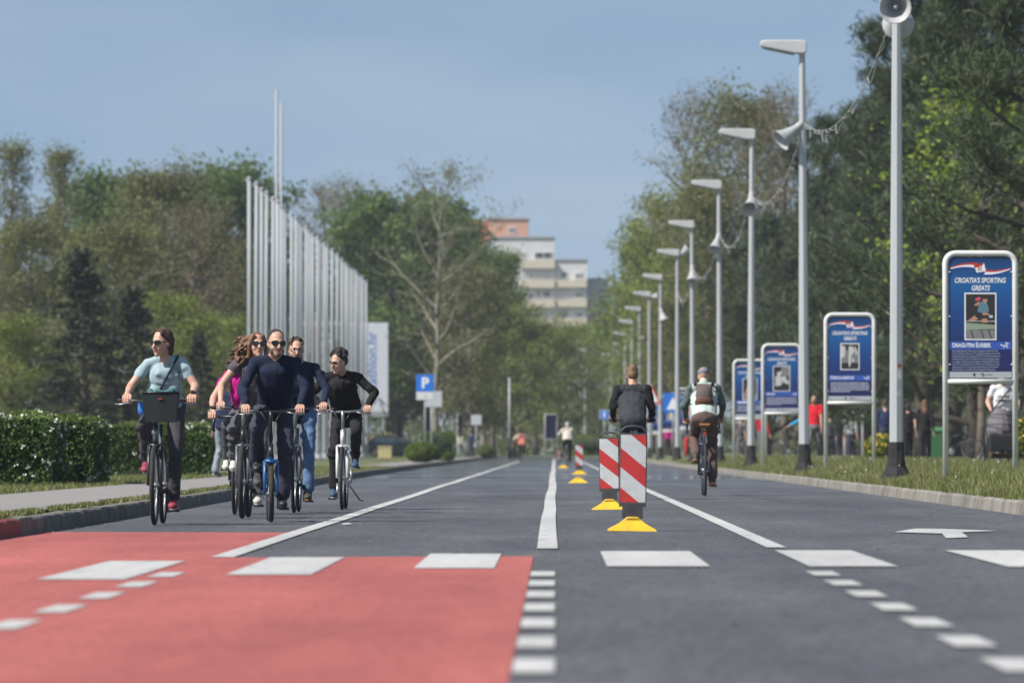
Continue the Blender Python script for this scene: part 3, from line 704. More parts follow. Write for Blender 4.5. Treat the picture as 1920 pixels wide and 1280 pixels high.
# flagpoles
GALV = mat('galvanised_steel', (.33, .35, .37), .6, metal=.1, color2=(.28, .30, .32), nscale=1.2, stretch=(1, 1, .15))
def flagmesh(H, r):
    b = MB(); b.tube([(0, 0, 0), (0, 0, .5), (0, 0, H * .5), (0, 0, H - .12)], [r * 1.15, r * 1.1, r, r * .86], 10)
    return b.mesh('shaft', GALV)
fm = flagmesh(12.1, .103); fb = MB().lathe([(.24, 0), (.24, .05), (.14, .08), (.13, .3), (.1, .32)], 12).mesh('base_plate', GALV)
fc = MB().tube([(-.17, 0, 11.98), (.11, 0, 11.98)], .05, 6).sphere((0, 0, 12.06), .11, 8).mesh('pole_cap', GALV)
rnd = random.Random(4)
NP = 34
for i in range(NP):
    Y = 243 + 148 * i / (NP - 1) + rnd.uniform(-.8, .8)
    r = empty('flagpole', (-12.95 + rnd.uniform(-.06, .06), Y, .14)); r.rotation_euler = (rnd.uniform(-.003, .003), rnd.uniform(-.004, .004), 0)
    obj('shaft', fm, r); obj('base_plate', fb, r); obj('pole_cap', fc, r)
    tag(r, 'grey steel flagpole without a flag, %s from the near end of the row' % ORD[i], 'flagpole', 'flagpoles in the long row')
tm = flagmesh(17.6, .075)
for i, (px, Y) in enumerate(((518, 268), (527, 272.5))):
    r = empty('tall_flagpole', (XX(px, Y), Y, .14)); obj('shaft', tm, r); obj('base_plate', fb, r)
    tag(r, ('left' if i == 0 else 'right') + ' one of two extra tall thin grey poles rising above the flagpole row', 'flagpole', 'extra tall poles'); r.scale = (1, 1, 1 - .02 * i)

# text helper
def text(body, size, parent, loc, m, rot=(R(90), 0, 0), align='CENTER', shear=0.0, bold=0.0, sx=1.0, name='lettering', extrude=.0006, space=1.0):
    c = bpy.data.curves.new(name, 'FONT'); c.body = body; c.size = size; c.align_x = align; c.align_y = 'CENTER'; c.shear = shear; c.offset = bold; c.extrude = extrude
    c.space_line = space; c.resolution_u = 3
    c.materials.append(m)
    tmp = bpy.data.objects.new('tmp_text', c); col.objects.link(tmp)
    me = bpy.data.meshes.new_from_object(tmp.evaluated_get(bpy.context.evaluated_depsgraph_get()))
    bpy.data.objects.remove(tmp); bpy.data.curves.remove(c); me.name = name
    if not me.materials: me.materials.append(m)
    o = obj(name, me, parent, loc); o.rotation_euler = rot; o.scale = (sx, 1, 1)
    return o
PWHITE = mat('print_white', (.75, .76, .78), .6)
# banner board with vertical lettering
YB = 415.0; k = YB / F
bn = empty('banner_board', (XX(697, YB), YB, .14)); tag(bn, 'tall white advertising board with vertical blue lettering behind the flagpole row', 'sign')
BW = 2.4
MB().box2((-BW / 2, 0, ZZ(772, YB) - .14), (BW / 2, .25, ZZ(605, YB) - .14)).build('panel', mat('banner_white', (.60, .64, .70), .6), bn, bevel=.02)
MB().box2((-BW / 2 - .03, -.03, ZZ(781, YB) - .14), (BW / 2 + .03, .28, ZZ(772.4, YB) - .14)).build('bottom_rail', GALV, bn)
for s in (-1, 1): MB().box2((s * .8 - .1, .03, 0), (s * .8 + .1, .22, ZZ(781, YB) - .14)).build('post', GALV, bn)
text('decathlon.hr', 1.05, bn, (.02, -.012, (ZZ(690, YB)) - .14), mat('banner_blue', (.10, .22, .52), .6), rot=(R(90), R(-90), 0), bold=.012)

# ---------------------------------------------------------------- lamp posts with horn speakers
LPOLE = mat('lamp_pole_paint', (.42, .44, .45), .5, metal=.1, color2=(.36, .38, .39), nscale=2.2, stretch=(1, 1, .12), bump=.05)
LHEAD = mat('lamp_head_grey', (.50, .51, .51), .5, color2=(.44, .45, .45), nscale=3); LDARK = mat('lamp_base_black', (.016, .016, .018), .85, noise=.3, nscale=4)
HORN = mat('horn_grey', (.42, .43, .44), .55, color2=(.35, .36, .37), nscale=4)
def lampmeshes(H):
    p = MB(); p.tube([(0, 0, .46), (0, 0, 3), (0, 0, H)], [.104, .096, .062], 8, smooth=False)
    base = MB(); base.tube([(0, 0, -.1), (0, 0, .02), (0, 0, .12), (0, 0, .26), (0, 0, .5)], [.235, .205, .150, .125, .114], 8, smooth=False); base.box((.04, -.12, .27), (.08, .03, .2))
    head = MB(); head.prism([(-.90, .05), (-.89, -.03), (-.84, -.06), (-.2, -.19), (0, -.20), (.06, -.16), (.06, .05), (-.02, .085), (-.83, .085)], -.17, .17)
    lens = MB(); lens.prism([(-.84, -.064), (-.2, -.194), (-.2, -.22), (-.82, -.088)], -.14, .14)
    return p.mesh('pole', LPOLE), base.mesh('base', LDARK), head.mesh('lamp_head', LHEAD), lens.mesh('lens', mat('lamp_lens', (.18, .18, .17), .3))
LH = 8.75
lm = lampmeshes(LH)
hornm = MB().lathe([(.03, -.14), (.075, -.13), (.08, 0), (.07, .02), (.085, .10), (.115, .22), (.155, .34), (.205, .44), (.245, .49), (.25, .5), (.235, .495), (.19, .44), (.12, .30), (.07, .18), (.03, .15), (.035, .40), (.02, .43), (.001, .43)], 20).mesh('horn_speaker', HORN)
brm = MB().tube([(0, 0, 0), (0, 0, .2)], .02, 6).mesh('bracket', GALV)
LX = 5.17
poles = [(1680, 86.7), (1508, 117.5), (1408, 150), (1350, 178.5), (1299, 210), (1270, 240), (1238, 274), (1218, 304), (1200, 336), (1185, 370), (1172, 408), (1160, 448), (1145, 500)]
horns = {0: [(-.1, -1, -.16), (.1, 1, -.25)], 1: [(-.8, -.3, -.62)], 2: [(-.1, -.75, -.75)], 3: [(-.25, -.5, -.85)], 4: [(0, -.4, -.9)], 5: [(.75, -.1, .65)], 6: [(.3, -.3, -.9)], 7: [(.9, -.5, .1)], 8: [(.6, -.7, -.3)]}
HZ = 7.05
for i, (px, Y) in enumerate(poles):
    X = XX(px, Y); r = empty('street_lamp', (X, Y, .27))
    r.rotation_euler = (0, random.Random(i).uniform(-.006, .004), 0)
    obj('pole', lm[0], r); obj('base', lm[1], r); h = obj('lamp_head', lm[2], r, (.03, 0, LH)); obj('lens', lm[3], h)
    hb = h.modifiers.new('bevel', 'BEVEL'); hb.width = .025; hb.segments = 2
    for j, d in enumerate(horns.get(i, ())):
        d = Vector(d).normalized(); z0 = HZ if i else HZ + .0 - .12 * j
        if i == 5 or i == 7: z0 = 8.55
        z0 += .10 if i == 0 else 0
        a = Vector((0, 0, z0)) + Vector((d.x, d.y, 0)) * .12
        o = obj('horn_speaker', hornm, r, a); o.rotation_euler = d.to_track_quat('Z', 'Y').to_euler()
    tag(r, 'grey street lamp post, %s from the near end, %s' % (ORD[i], ['with two horn speakers at its top', 'horn speaker pointing to the road', 'horn speaker pointing down at the road', 'horn speaker hanging down', 'small horn speaker hanging down', 'horn speaker pointing up', 'horn beside its lamp', 'dark horn beside its lamp', 'tiny horn below its lamp', 'far down the road', 'far down the road', 'far down the road', 'almost at the road end'][i]), 'street lamp', 'street lamps in a row along the right verge')
    if i == 0:
        for z, w_, h_, m_ in ((1.66, .07, .05, mat('sticker_rust', (.30, .10, .05), .8)), (1.52, .055, .13, mat('sticker_white', (.55, .56, .57), .8, noise=.2, nscale=30)), (1.24, .05, .09, mat('sticker_grey', (.44, .46, .47), .8))):
            MB().box((.045, -.096, z), (w_, .006, h_), M=Matrix.Rotation(R(22), 3, 'Z')).build('torn_sticker', m_, r)
Yq = 520; r = empty('street_lamp', (XX(1097, Yq), Yq, .2)); obj('pole', lm[0], r); obj('base', lm[1], r); h = obj('lamp_head', lm[2], r, (.03, 0, LH)); r.scale = (1, 1, 1.1)
tag(r, 'grey street lamp standing alone at the road end, left of the row', 'street lamp')
Yq = 330; r = empty('signal_post', (XX(955, Yq), Yq, .14)); MB().tube([(0, 0, 0), (0, 0, 4.7)], [.065, .05], 8).build('pole', LPOLE, r); MB().tube([(0, 0, 0), (0, 0, 1.2)], [.09, .085], 8).build('base', LDARK, r)
tag(r, 'plain grey post with a dark lower half on the left of the road', 'post')
# cable garlands between neighbouring lamp posts
CAB = mat('cable_grey', (.36, .36, .35), .7)
for i in range(5):
    a = Vector((XX(*poles[i]), poles[i][1], HZ + .35)); c = Vector((XX(*poles[i + 1]), poles[i + 1][1], HZ + .35)); pts = []; curl = []
    for k in range(121):
        t = k / 120; p = a.lerp(c, t); p.z -= (4 * t * (1 - t)) * .8; pts.append(p.copy())
        curl.append(p + Vector((.03 * math.sin(t * 110 + 2 * math.sin(t * 17)), 0, -.03 + .03 * math.cos(t * 110 + 2 * math.sin(t * 17)) - .16 * max(0, math.sin(t * 37 + i)) ** 8)))
    b = MB(); o0 = a.copy(); b.tube([p - o0 for p in pts[::4]], .008, 5); g = b.build('light_garland', CAB, loc=o0)
    MB().tube([p - o0 for p in curl], .007, 4).build('wrapped_cable', CAB, g)
    tag(g, 'pale cable garland strung between the %s and %s street lamps' % (ORD[i], ORD[i + 1]), 'cable', 'cables between the street lamps')

# ---------------------------------------------------------------- poster stands
FRW = mat('poster_frame_white', (.68, .68, .66), .45, color2=(.60, .60, .58), nscale=5)
def poster_material():
    m = bpy.data.materials.new('poster_blue'); m.use_nodes = True; t = m.node_tree; b = t.nodes['Principled BSDF']; b.inputs['Roughness'].default_value = .45
    tcn = t.nodes.new('ShaderNodeTexCoord'); sp = t.nodes.new('ShaderNodeSeparateXYZ'); t.links.new(tcn.outputs['Object'], sp.inputs[0])
    r = t.nodes.new('ShaderNodeValToRGB'); e = r.color_ramp.elements
    e[0].position = .0; e[0].color = (.014, .017, .085, 1); e[1].position = 1; e[1].color = (.008, .04, .14, 1)
    k = e.new(.25); k.color = (.013, .022, .115, 1); k = e.new(.55); k.color = (.008, .055, .21, 1); k = e.new(.78); k.color = (.008, .10, .30, 1)
    mr = t.nodes.new('ShaderNodeMapRange'); mr.inputs[1].default_value = 1.32; mr.inputs[2].default_value = 2.93; t.links.new(sp.outputs[2], mr.inputs[0])
    t.links.new(mr.outputs[0], r.inputs[0]); t.links.new(r.outputs[0], b.inputs['Base Color']); return m
POSTER = poster_material()
PRED = mat('print_red', (.42, .035, .03), .6); PNAVY = mat('print_navy', (.03, .045, .26), .6); PGREY = mat('print_grey', (.40, .42, .46), .6)
PTXT = mat('print_pale', (.45, .48, .58), .6); PDARK = mat('print_dark', (.02, .02, .022), .6); PSKIN = mat('print_skin', (.45, .22, .14), .6); PTEAL = mat('print_teal', (.10, .19, .25), .6)
PGREEN = mat('print_green', (.24, .30, .22), .6); PPINK = mat('print_pink', (.55, .07, .13), .6); PMID = mat('print_mid', (.19, .19, .19), .6); PLITE = mat('print_light', (.50, .50, .49), .6); PORA = mat('print_orange', (.50, .16, .08), .6)
W = .95; HT = 3.0
def frame_mesh():
    b = MB(); r = .041; c = .14; pts = [(-W / 2, 0, -.15), (-W / 2, 0, HT - c)]
    for k in range(1, 7): a = k / 7 * math.pi / 2; pts.append((-W / 2 + c - c * math.cos(a), 0, HT - c + c * math.sin(a)))
    pts += [(-W / 2 + c, 0, HT), (W / 2 - c, 0, HT)]
    for k in range(1, 7): a = k / 7 * math.pi / 2; pts.append((W / 2 - c + c * math.sin(a), 0, HT - c + c * math.cos(a)))
    pts += [(W / 2, 0, HT - c), (W / 2, 0, -.15)]
    b.tube(pts, r, 10); b.tube([(-W / 2, 0, 1.27), (W / 2, 0, 1.27)], .036, 8); return b.mesh('frame', FRW)
frm = frame_mesh()
pm = MB().box2((-W / 2 + .045, -.012, 1.315), (W / 2 - .045, .012, HT - .05)).mesh('panel', [POSTER])
ribbon = MB(); N_ = 16
for (u0, u1, off, mi) in ((-.41, -.03, 0, 0), (.03, .41, .02, 0)):
    for j in range(N_):
        t0, t1 = j / N_, (j + 1) / N_; xa = u0 + (u1 - u0) * t0; xb = u0 + (u1 - u0) * t1
        s = -1 if u0 < 0 else 1
        fa = lambda x: 2.80 + .028 * math.sin((x + .41) * 7.5) + (.03 if u0 < 0 else -.045) * (1 - abs(x) / .41)
        th = lambda x: .012 + .028 * (1 - abs(x) / .41)
        for mi, (l0, l1) in enumerate(((0, 1), (-1, 0), (-1.55, -1))):
            ribbon.add([(xa, 0, fa(xa) + l0 * th(xa)), (xb, 0, fa(xb) + l0 * th(xb)), (xb, 0, fa(xb) + l1 * th(xb)), (xa, 0, fa(xa) + l1 * th(xa))], [(0, 1, 2, 3)], mi)
ribbon.add([(-.09, -.001, 2.84), (.05, -.001, 2.87), (.075, -.001, 2.76), (-.05, -.001, 2.74)], [(0, 1, 2, 3)], 1)
ribbon.add([(-.09, -.0015, 2.84), (.05, -.0015, 2.87), (.02, -.0015, 2.83), (-.08, -.0015, 2.80)], [(0, 1, 2, 3)], 0)
ribbon.add([(-.05, -.0015, 2.74), (.075, -.0015, 2.76), (.03, -.0015, 2.70)], [(0, 1, 2)], 2)
for a in range(3):
    for c in range(3):
        if (a + c) % 2 == 0: ribbon.box((-.03 + a * .018, -.003, 2.775 + c * .018), (.016, .002, .016), 0)
ribm = ribbon.mesh('ribbon_print', [PRED, PWHITE, PNAVY])
footm = MB().box2((-W / 2 + .05, -.018, 1.318), (W / 2 - .05, -.0125, 1.40)).mesh('footer_strip', PGREY)
logom = MB(); logom.prism([(-.10, 1.38), (-.10, 1.35), (-.085, 1.335), (-.07, 1.35), (-.07, 1.38)], -.0195, -.0185); logom.box((.03, -.019, 1.36), (.012, .001, .05)); logom.box((.05, -.019, 1.35), (.04, .001, .01)); logom.box((.01, -.019, 1.37), (.03, .001, .008)); logom.box((.12, -.019, 1.36), (.08, .001, .007))
logom = logom.mesh('footer_logo', PDARK)
bandm = MB().box2((-W / 2 + .05, -.0165, 1.70), (W / 2 - .05, -.0125, 1.808)).mesh('name_band', mat('print_blue', (.03, .09, .38), .6))
ath = MB()
for a, c, w in (((.27, 1.90), (.33, 1.885), .012), ((.33, 1.885), (.385, 1.92), .010), ((.33, 1.885), (.31, 1.855), .010), ((.345, 1.89), (.375, 1.86), .012)):
    d = Vector((c[0] - a[0], 0, c[1] - a[1])); nrm = Vector((-d.z, 0, d.x)).normalized() * w / 2
    A = Vector((a[0], -.0175, a[1])); B_ = Vector((c[0], -.0175, c[1])); ath.add([A - nrm, B_ - nrm, B_ + nrm, A + nrm], [(0, 1, 2, 3)])
ath.prism([(.352 + .011 * math.cos(k), 1.925 + .011 * math.sin(k)) for k in np.linspace(0, 6.28, 9)[:-1]], -.018, -.017)
athm = ath.mesh('athlete_emblem', PWHITE)
def picture(kind):
    b = MB(); ms = [PWHITE, PDARK, PSKIN, PTEAL, PGREEN, PPINK, PMID, PLITE, PORA]
    def q(pts, mi, y): b.add([(x, y, z) for x, z in pts], [tuple(range(len(pts)))], mi)
    def blob(cx, cz, rx, rz, mi, y, n=12, rot=0): q([(cx + rx * math.cos(t) * math.cos(rot) - rz * math.sin(t) * math.sin(rot), cz + rx * math.cos(t) * math.sin(rot) + rz * math.sin(t) * math.cos(rot)) for t in np.linspace(0, 2 * math.pi, n + 1)[:-1]], mi, y)
    x0, x1, z0, z1 = ((-.20, .20, 1.845, 2.45) if kind in (0,) else ((-.17, .17, 1.93, 2.42) if kind == 1 else (-.2, .2, 1.84, 2.45)))
    q([(x0 - .018, z0 - .018), (x1 + .018, z0 - .018), (x1 + .018, z1 + .018), (x0 - .018, z1 + .018)], 0, -.0135)
    q([(x0, z0), (x1, z0), (x1, z1), (x0, z1)], 1 if kind != 1 else 6, -.0145); w = x1 - x0; h = z1 - z0
    P = lambda u, v: (x0 + u * w, z0 + v * h)
    if kind == 0:
        q([P(0, 0), P(1, 0), P(1, .2), P(0, .2)], 6, -.0148)
        q([P(0, .2), P(1, .22), P(1, .31), P(0, .36)], 4, -.0150); q([P(0, .39), P(1, .385), P(1, .40), P(0, .405)], 7, -.0151)
        q([P(.10, .42), P(.30, .52), P(.42, .50), P(.40, .43), P(.22, .40)], 2, -.0152); q([P(.52, .48), P(.72, .46), P(.75, .36), P(.56, .36)], 2, -.0152)
        q([P(.30, .56), P(.42, .60), P(.70, .56), P(.74, .46), P(.50, .44), P(.34, .48)], 1, -.0154)
        q([P(.40, .60), P(.44, .80), P(.55, .84), P(.72, .80), P(.80, .64), P(.70, .56)], 3, -.0155)
        q([P(.28, .76), P(.46, .84), P(.46, .77), P(.34, .73)], 2, -.0156); q([P(.56, .58), P(.80, .57), P(.80, .53), P(.58, .53)], 2, -.0157)
        blob(*P(.66, .87), .032, .042, 2, -.0157); blob(*P(.66, .92), .033, .022, 1, -.0159); blob(*P(.42, .89), .042, .024, 5, -.0159, rot=.3); blob(*P(.86, .50), .03, .02, 7, -.0158)
        for a in (.15, .5, .75): q([P(a, .2), P(a + .04, .2), P(a + .14, 0), P(a + .1, 0)], 1, -.0152)
    elif kind == 1:
        q([P(0, 0), P(1, 0), P(1, .25), P(0, .25)], 1, -.0147); q([P(0, .45), P(.2, .5), P(.25, .9), P(0, .95)], 7, -.0148); q([P(0, .75), P(1, .8), P(1, 1), P(0, 1)], 1, -.0147)
        q([P(.42, .9), P(.66, .92), P(.78, .72), P(.6, .55), P(.44, .6)], 7, -.0150); q([P(.42, .6), P(.58, .6), P(.55, .2), P(.46, .05), P(.42, .25)], 7, -.0152); blob(*P(.55, .94), .024, .03, 6, -.0153)
        q([P(.74, .9), P(.84, .88), P(.94, .6), P(.86, .55)], 7, -.0149); q([P(.6, .4), P(.7, .45), P(.75, .3), P(.68, .25)], 7, -.0149)
    elif kind == 2:
        q([P(.5, .6), P(1, .6), P(1, 1), P(.5, 1)], 6, -.0147); blob(*P(.33, .76), .07, .1, 7, -.0150); blob(*P(.28, .88), .085, .065, 1, -.0152); blob(*P(.15, .78), .03, .085, 1, -.0152)
        q([P(.1, .6), P(.45, .62), P(.55, .3), P(.4, .2), P(.1, .2)], 7, -.0149); q([P(.45, .55), P(.6, .6), P(.98, .38), P(.95, .25), P(.6, .35)], 7, -.0151); blob(*P(.68, .52), .05, .05, 7, -.0153)
    else:
        q([P(0, 0), P(1, 0), P(1, .3), P(0, .3)], 6, -.0147); q([P(.2, .05), P(.7, .05), P(.75, .6), P(.3, .65)], 8 if kind % 2 else 7, -.0150); blob(*P(.45, .75), .055, .07, 2, -.0152); q([P(.1, .3), P(.3, .6), P(.25, .2)], 2, -.0151)
    return b.mesh('photo_print', ms)
clipm = MB().box((0, 0, 0), (.03, .012, .014)).mesh('fixing_clip', PWHITE)
TXT0 = ['(Born Zagreb, August 8, 1946), a table tennis player, member of the Table', 'Tennis Club Poštar and Borovnja T.T.C. (sports with which team he won the', 'European Champions Cup nine times (1972, 1974 and 1976) and the Inter-Ci-', 'ty Industrial Fairs Cup twice (1973 and 1975). He was the European champi-', 'on in singles in 1968, and the world champion in doubles with Anton Stipan-', 'čić in 1979 and with Zoran Kalinić in 1983. He won 17 medals at the world', 'championships and 17 at the European championships. At the 1973 World', 'Championship he was awarded the Richard Bergman Fair Play Award).']
def textbars(seed, lines, last):
    b = MB(); rnd = random.Random(seed)
    for i in range(lines):
        z = 1.66 - i * .034; x = -.38; xe = .38 if i < lines - 1 else -.38 + .76 * last
        while x < xe - .02:
            w = min(rnd.uniform(.02, .085), xe - x); b.box((x + w / 2, -.0135, z), (w, .001, .017)); x += w + .011
    return b.mesh('small_print', PTXT)
stands = [(1772, 77, 'DRAGUTIN ŠURBEK', 0, 'nearest blue sports poster stand with a colour photo of a table tennis player'),
          (1548, 111.8, 'ŠTEFICA KRIŠTOF', 1, 'blue sports poster stand with a small grey photo, left of the nearest lamp post'),
          (1430, 144, 'NIKOLA', 2, 'blue sports poster stand with a grey portrait photo, left of the second lamp post'),
          (1376, 169, None, 3, 'blue sports poster stand with its photo half hidden by the third lamp post'),
          (1268, 248, None, 5, 'far blue poster stand with an orange photo, left of the rider with backpack'),
          (1240, 283, None, 4, 'far blue poster stand with a pale photo, behind the sixth lamp post'),
          (1222, 312, None, 7, 'far blue poster stand just right of the man in the dark jacket'),
          (1203, 345, None, 6, 'far blue poster stand hidden mostly behind the man in the dark jacket'),
          (1178, 400, None, 4, 'farthest blue poster stand on the right verge')]
for i, (px, Y, nm, pk, lab) in enumerate(stands):
    X = XX(px, Y) + W / 2; r = empty('poster_stand', (X, Y, .305), R([4, 3, 4, 2, 0, 3, 2, 1, 0][i])); 
    obj('frame', frm, r); p = obj('panel', pm, r); obj('ribbon_print', ribm, p, (0, -.0145, 0)); obj('footer_strip', footm, p); obj('footer_logo', logom, p); obj('name_band', bandm, p); obj('photo_print', picture(pk), p); obj('athlete_emblem', athm, p, (0, 0, -.135))
    for s in (-1, 1):
        for z in (1.5, 2.15, 2.75):
            if i < 4: obj('fixing_clip', clipm, r, (s * (W / 2 - .05), -.016, z))
    if i < 5:
        text("CROATIA'S SPORTING", .097, p, (-.005, -.014, 2.632), PWHITE, shear=.2, bold=.0022, sx=.72)
        text('GREATS', .097, p, (0, -.014, 2.528), PWHITE, shear=.2, bold=.0022, sx=.72)
    if nm: text(nm, .078, p, (-.385, -.0175, 1.755), PWHITE, align='LEFT', bold=.0018, sx=.76)
    elif i == 3: obj('name_print', MB().box((-.2, -.017, 1.755), (.34, .001, .045)).mesh('name_print', PWHITE), p)
    if i == 0: text('\n'.join(TXT0), .0335, p, (-.385, -.0135, 1.555), PTXT, align='LEFT', sx=.62, name='small_print', space=1.08, extrude=.0003)
    elif i < 4: obj('small_print', textbars(i, 6, .5), p)
    tag(r, lab, 'poster', 'sports poster stands on the right verge')
# poster stand at the road end and one on the left verge, backs or dark panels
for px, Y, rz, lab in ((1033, 395, R(28), 'white poster stand with a plain blue panel at the road end'), (862, 400, R(70), 'dark-backed poster stand beside the two far walkers')):
    X = XX(px, Y); r = empty('poster_stand', (X, Y, .14 if px < 1000 else .12), rz); obj('frame', frm, r)
    obj('panel', MB().box2((-W / 2 + .045, -.012, 1.315), (W / 2 - .045, .012, HT - .05)).mesh('panel', mat('print_navy_dark', (.03, .045, .13), .5)), r); tag(r, lab, 'poster')

# ---------------------------------------------------------------- road signs
SBLUE = mat('sign_blue', (.012, .16, .62), .45); SBACK = mat('sign_back', (.42, .44, .46), .5); POST = mat('sign_post', (.36, .38, .39), .5, metal=.3)
def signpost(name, px, Y, h, lab, g=.14, cat='road sign'):
    r = empty(name, (XX(px, Y), Y, g)); MB().tube([(0, 0, -.05), (0, 0, h)], .035, 8).build('post', POST, r); MB().sphere((0, 0, h), .036, 8).build('post_cap', POST, r); return tag(r, lab, cat)
def plate(r, w, h, z, m, border=None, y=-.05, x=0, name='plate'):
    p = MB().box((x, y, z), (w, .012, h)).build(name, SBACK if border is None else border, r, bevel=.004); MB().box((x, y - .008, z), (w - .05, .004, h - .05)).build('face', m, p); return p
YP = 232; kx = YP / F
r = signpost('parking_sign', 797, YP, ZZ(702, YP) - .14, 'blue and white parking sign on a post behind the left kerb')
p = plate(r, 33 * kx, 32 * kx, ZZ(718, YP) - .14, SBLUE, mat('sign_border_blue', (.02, .2, .7), .45)); text('P', 1.0 * 32 * kx * .85, p, (0, -.062, ZZ(718.5, YP) - .14), PWHITE, bold=.02)
p = plate(r, 33 * kx, 16 * kx, ZZ(742, YP) - .14, mat('sign_white', (.62, .63, .64), .5), SBACK); MB().tube([(.03, -.062, ZZ(742, YP) - .14 + .03), (-.03, -.062, ZZ(742, YP) - .14), (.0, -.062, ZZ(742, YP) - .19), (.05, -.062, ZZ(742, YP) - .18)], .012, 5).build('symbol', PGREY, p)
YP = 240; kx = YP / F; r = signpost('road_sign', 809, YP, ZZ(733, YP) - .14, 'grey back of a sign right behind the parking sign', cat='road sign'); plate(r, 31 * kx, 30 * kx, ZZ(748, YP) - .14, mat('sign_grey', (.46, .49, .52), .5), x=.1)
YP = 335; kx = YP / F; r = signpost('road_sign', 893, YP, ZZ(777, YP) - .14, 'small pale square sign on a post near the two far walkers'); plate(r, 20 * kx, 19 * kx, ZZ(787, YP) - .14, mat('sign_grey', (.46, .49, .52), .5))
YP = 262; kx = YP / F; r = signpost('crossing_sign', 1262, YP, ZZ(736, YP) - .3, 'blue square pedestrian crossing sign among the far posters', .3)
p = plate(r, 36 * kx, 36 * kx, ZZ(755, YP) - .3, SBLUE, SBLUE); zc = ZZ(755, YP) - .3; b = MB(); b.add([(-.3, -.062, zc - .3), (.3, -.062, zc - .3), (0, -.062, zc + .28)], [(0, 1, 2)]); b.build('triangle', PWHITE, p)
YP = 270; kx = YP / F; r = signpost('warning_sign', 1222, YP, ZZ(722, YP) - .3, 'red-edged triangular warning sign behind the shoulder of the man in dark jacket', .3); zc = ZZ(742, YP) - .3
b = MB(); b.prism([(-.48, zc - .38), (.48, zc - .38), (0, zc + .5)], -.06, -.045); p = b.build('plate', mat('sign_red', (.45, .03, .03), .5), r); b = MB(); b.prism([(-.33, zc - .29), (.33, zc - .29), (0, zc + .31)], -.066, -.061); b.build('face', PWHITE, p)
YP = 340; kx = YP / F; r = signpost('road_sign', 1133, YP, ZZ(768, YP) - .3, 'small blue sign on a post at the far right verge', .3); p = plate(r, 17 * kx, 17 * kx, ZZ(777, YP) - .3, SBLUE, PWHITE); MB().box((0, -.064, ZZ(777, YP) - .3), (.12, .004, .3)).build('symbol', PWHITE, p)

# ---------------------------------------------------------------- warning panels (beacons) on yellow feet
YEL = mat('beacon_yellow', (.74, .47, .014), .55, color2=(.50, .33, .03), nscale=7, detail=9); RUB = mat('beacon_rubber', (.05, .05, .055), .6, noise=.3); BRED = mat('beacon_red', (.56, .035, .03), .5, color2=(.42, .03, .028), nscale=9, detail=9); BWHT = mat('beacon_white', (.58, .60, .61), .5, color2=(.45, .46, .46), nscale=8, detail=9)
def clip(poly, a, bb, c):     # keep a*x+b*z+c>=0
    out = []
    for i in range(len(poly)):
        p, q = poly[i], poly[(i + 1) % len(poly)]; dp = a * p[0] + bb * p[1] + c; dq = a * q[0] + bb * q[1] + c
        if dp >= 0: out.append(p)
        if dp * dq < 0: t = dp / (dp - dq); out.append((p[0] + (q[0] - p[0]) * t, p[1] + (q[1] - p[1]) * t))
    return out
def foot_mesh():
    b = MB()
    for (a, z0, c, z1) in (((.192, .16), 0, (.185, .15), .014), ((.185, .15), .014, (.10, .085), .062), ((.10, .085), .062, (.07, .06), .088)):
        vs = [(sx * a[0], sy * a[1], z0) for sx, sy in ((-1, -1), (1, -1), (1, 1), (-1, 1))] + [(sx * c[0], sy * c[1], z1) for sx, sy in ((-1, -1), (1, -1), (1, 1), (-1, 1))]
        b.add(vs, [(0, 1, 5, 4), (1, 2, 6, 5), (2, 3, 7, 6), (3, 0, 4, 7)])
    b.add([(-.07, -.06, .088), (.07, -.06, .088), (.07, .06, .088), (-.07, .06, .088)], [(0, 1, 2, 3)]); b.tube([(-.065, -.05, .08), (-.04, -.055, .102), (.04, -.055, .102), (.065, -.05, .08)], .013, 8)
    return b.mesh('foot', YEL)
footm_ = foot_mesh()
def beacon(Y, X, lab, panel=True, rz=0.0):
    r = empty('traffic_beacon' if panel else 'beacon_foot', (X, Y, .002), rz); f = obj('foot', footm_, r); m_ = f.modifiers.new('bevel', 'BEVEL'); m_.width = .006; m_.segments = 2
    if panel:
        w, z0, z1 = .21, .225, .77
        b = MB(); b.prism([(-.085, .1), (.085, .1), (.08, .2), (-.08, .2)], -.03, .03); b.box((0, 0, .207), (w + .006, .05, .03)); b.build('neck', RUB, r)
        b = MB(); b.box2((-w / 2 - .004, -.018, z0), (w / 2 + .004, .018, z1 + .012)); fr = b.build('panel', RUB, r, bevel=.004)
        pts = [(-w / 2 + .004, 0, z1 + .01), (-w / 2 + .012, 0, z1 + .035), (-w / 2 + .04, 0, z1 + .06), (0, 0, z1 + .07), (w / 2 - .04, 0, z1 + .06), (w / 2 - .012, 0, z1 + .035), (w / 2 - .004, 0, z1 + .01)]
        MB().tube(pts, .009, 8).build('handle', RUB, r)
        hh = z1 - z0; U = w / 173.0; rect = [(-w / 2 + .004, z0 + .004), (w / 2 - .004, z0 + .004), (w / 2 - .004, z1 - .002), (-w / 2 + .004, z1 - .002)]
        # t = v - 0.8 u  (v down from the top, u from the left)
        for lo, hi, red in ((-999, -54, 1), (-54, 85, 0), (85, 212, 1), (212, 345, 0), (345, 999, 1)):
            # t*U = (z1 - z) - .8 (x + w/2)
            p = clip(rect, -.8, -1, z1 - .8 * w / 2 - lo * U); p = clip(p, .8, 1, -(z1 - .8 * w / 2 - hi * U))
            if len(p) > 2: b = MB(); b.prism(p, -.0215, -.0185); b.build('red_stripe' if red else 'white_stripe', BRED if red else BWHT, fr)
    r.rotation_euler.y = R(.9 if Y < 50 else -.8)
    return tag(r, lab, 'traffic beacon' if panel else 'beacon foot', 'striped warning panels in the road' if panel else 'yellow feet without a panel')
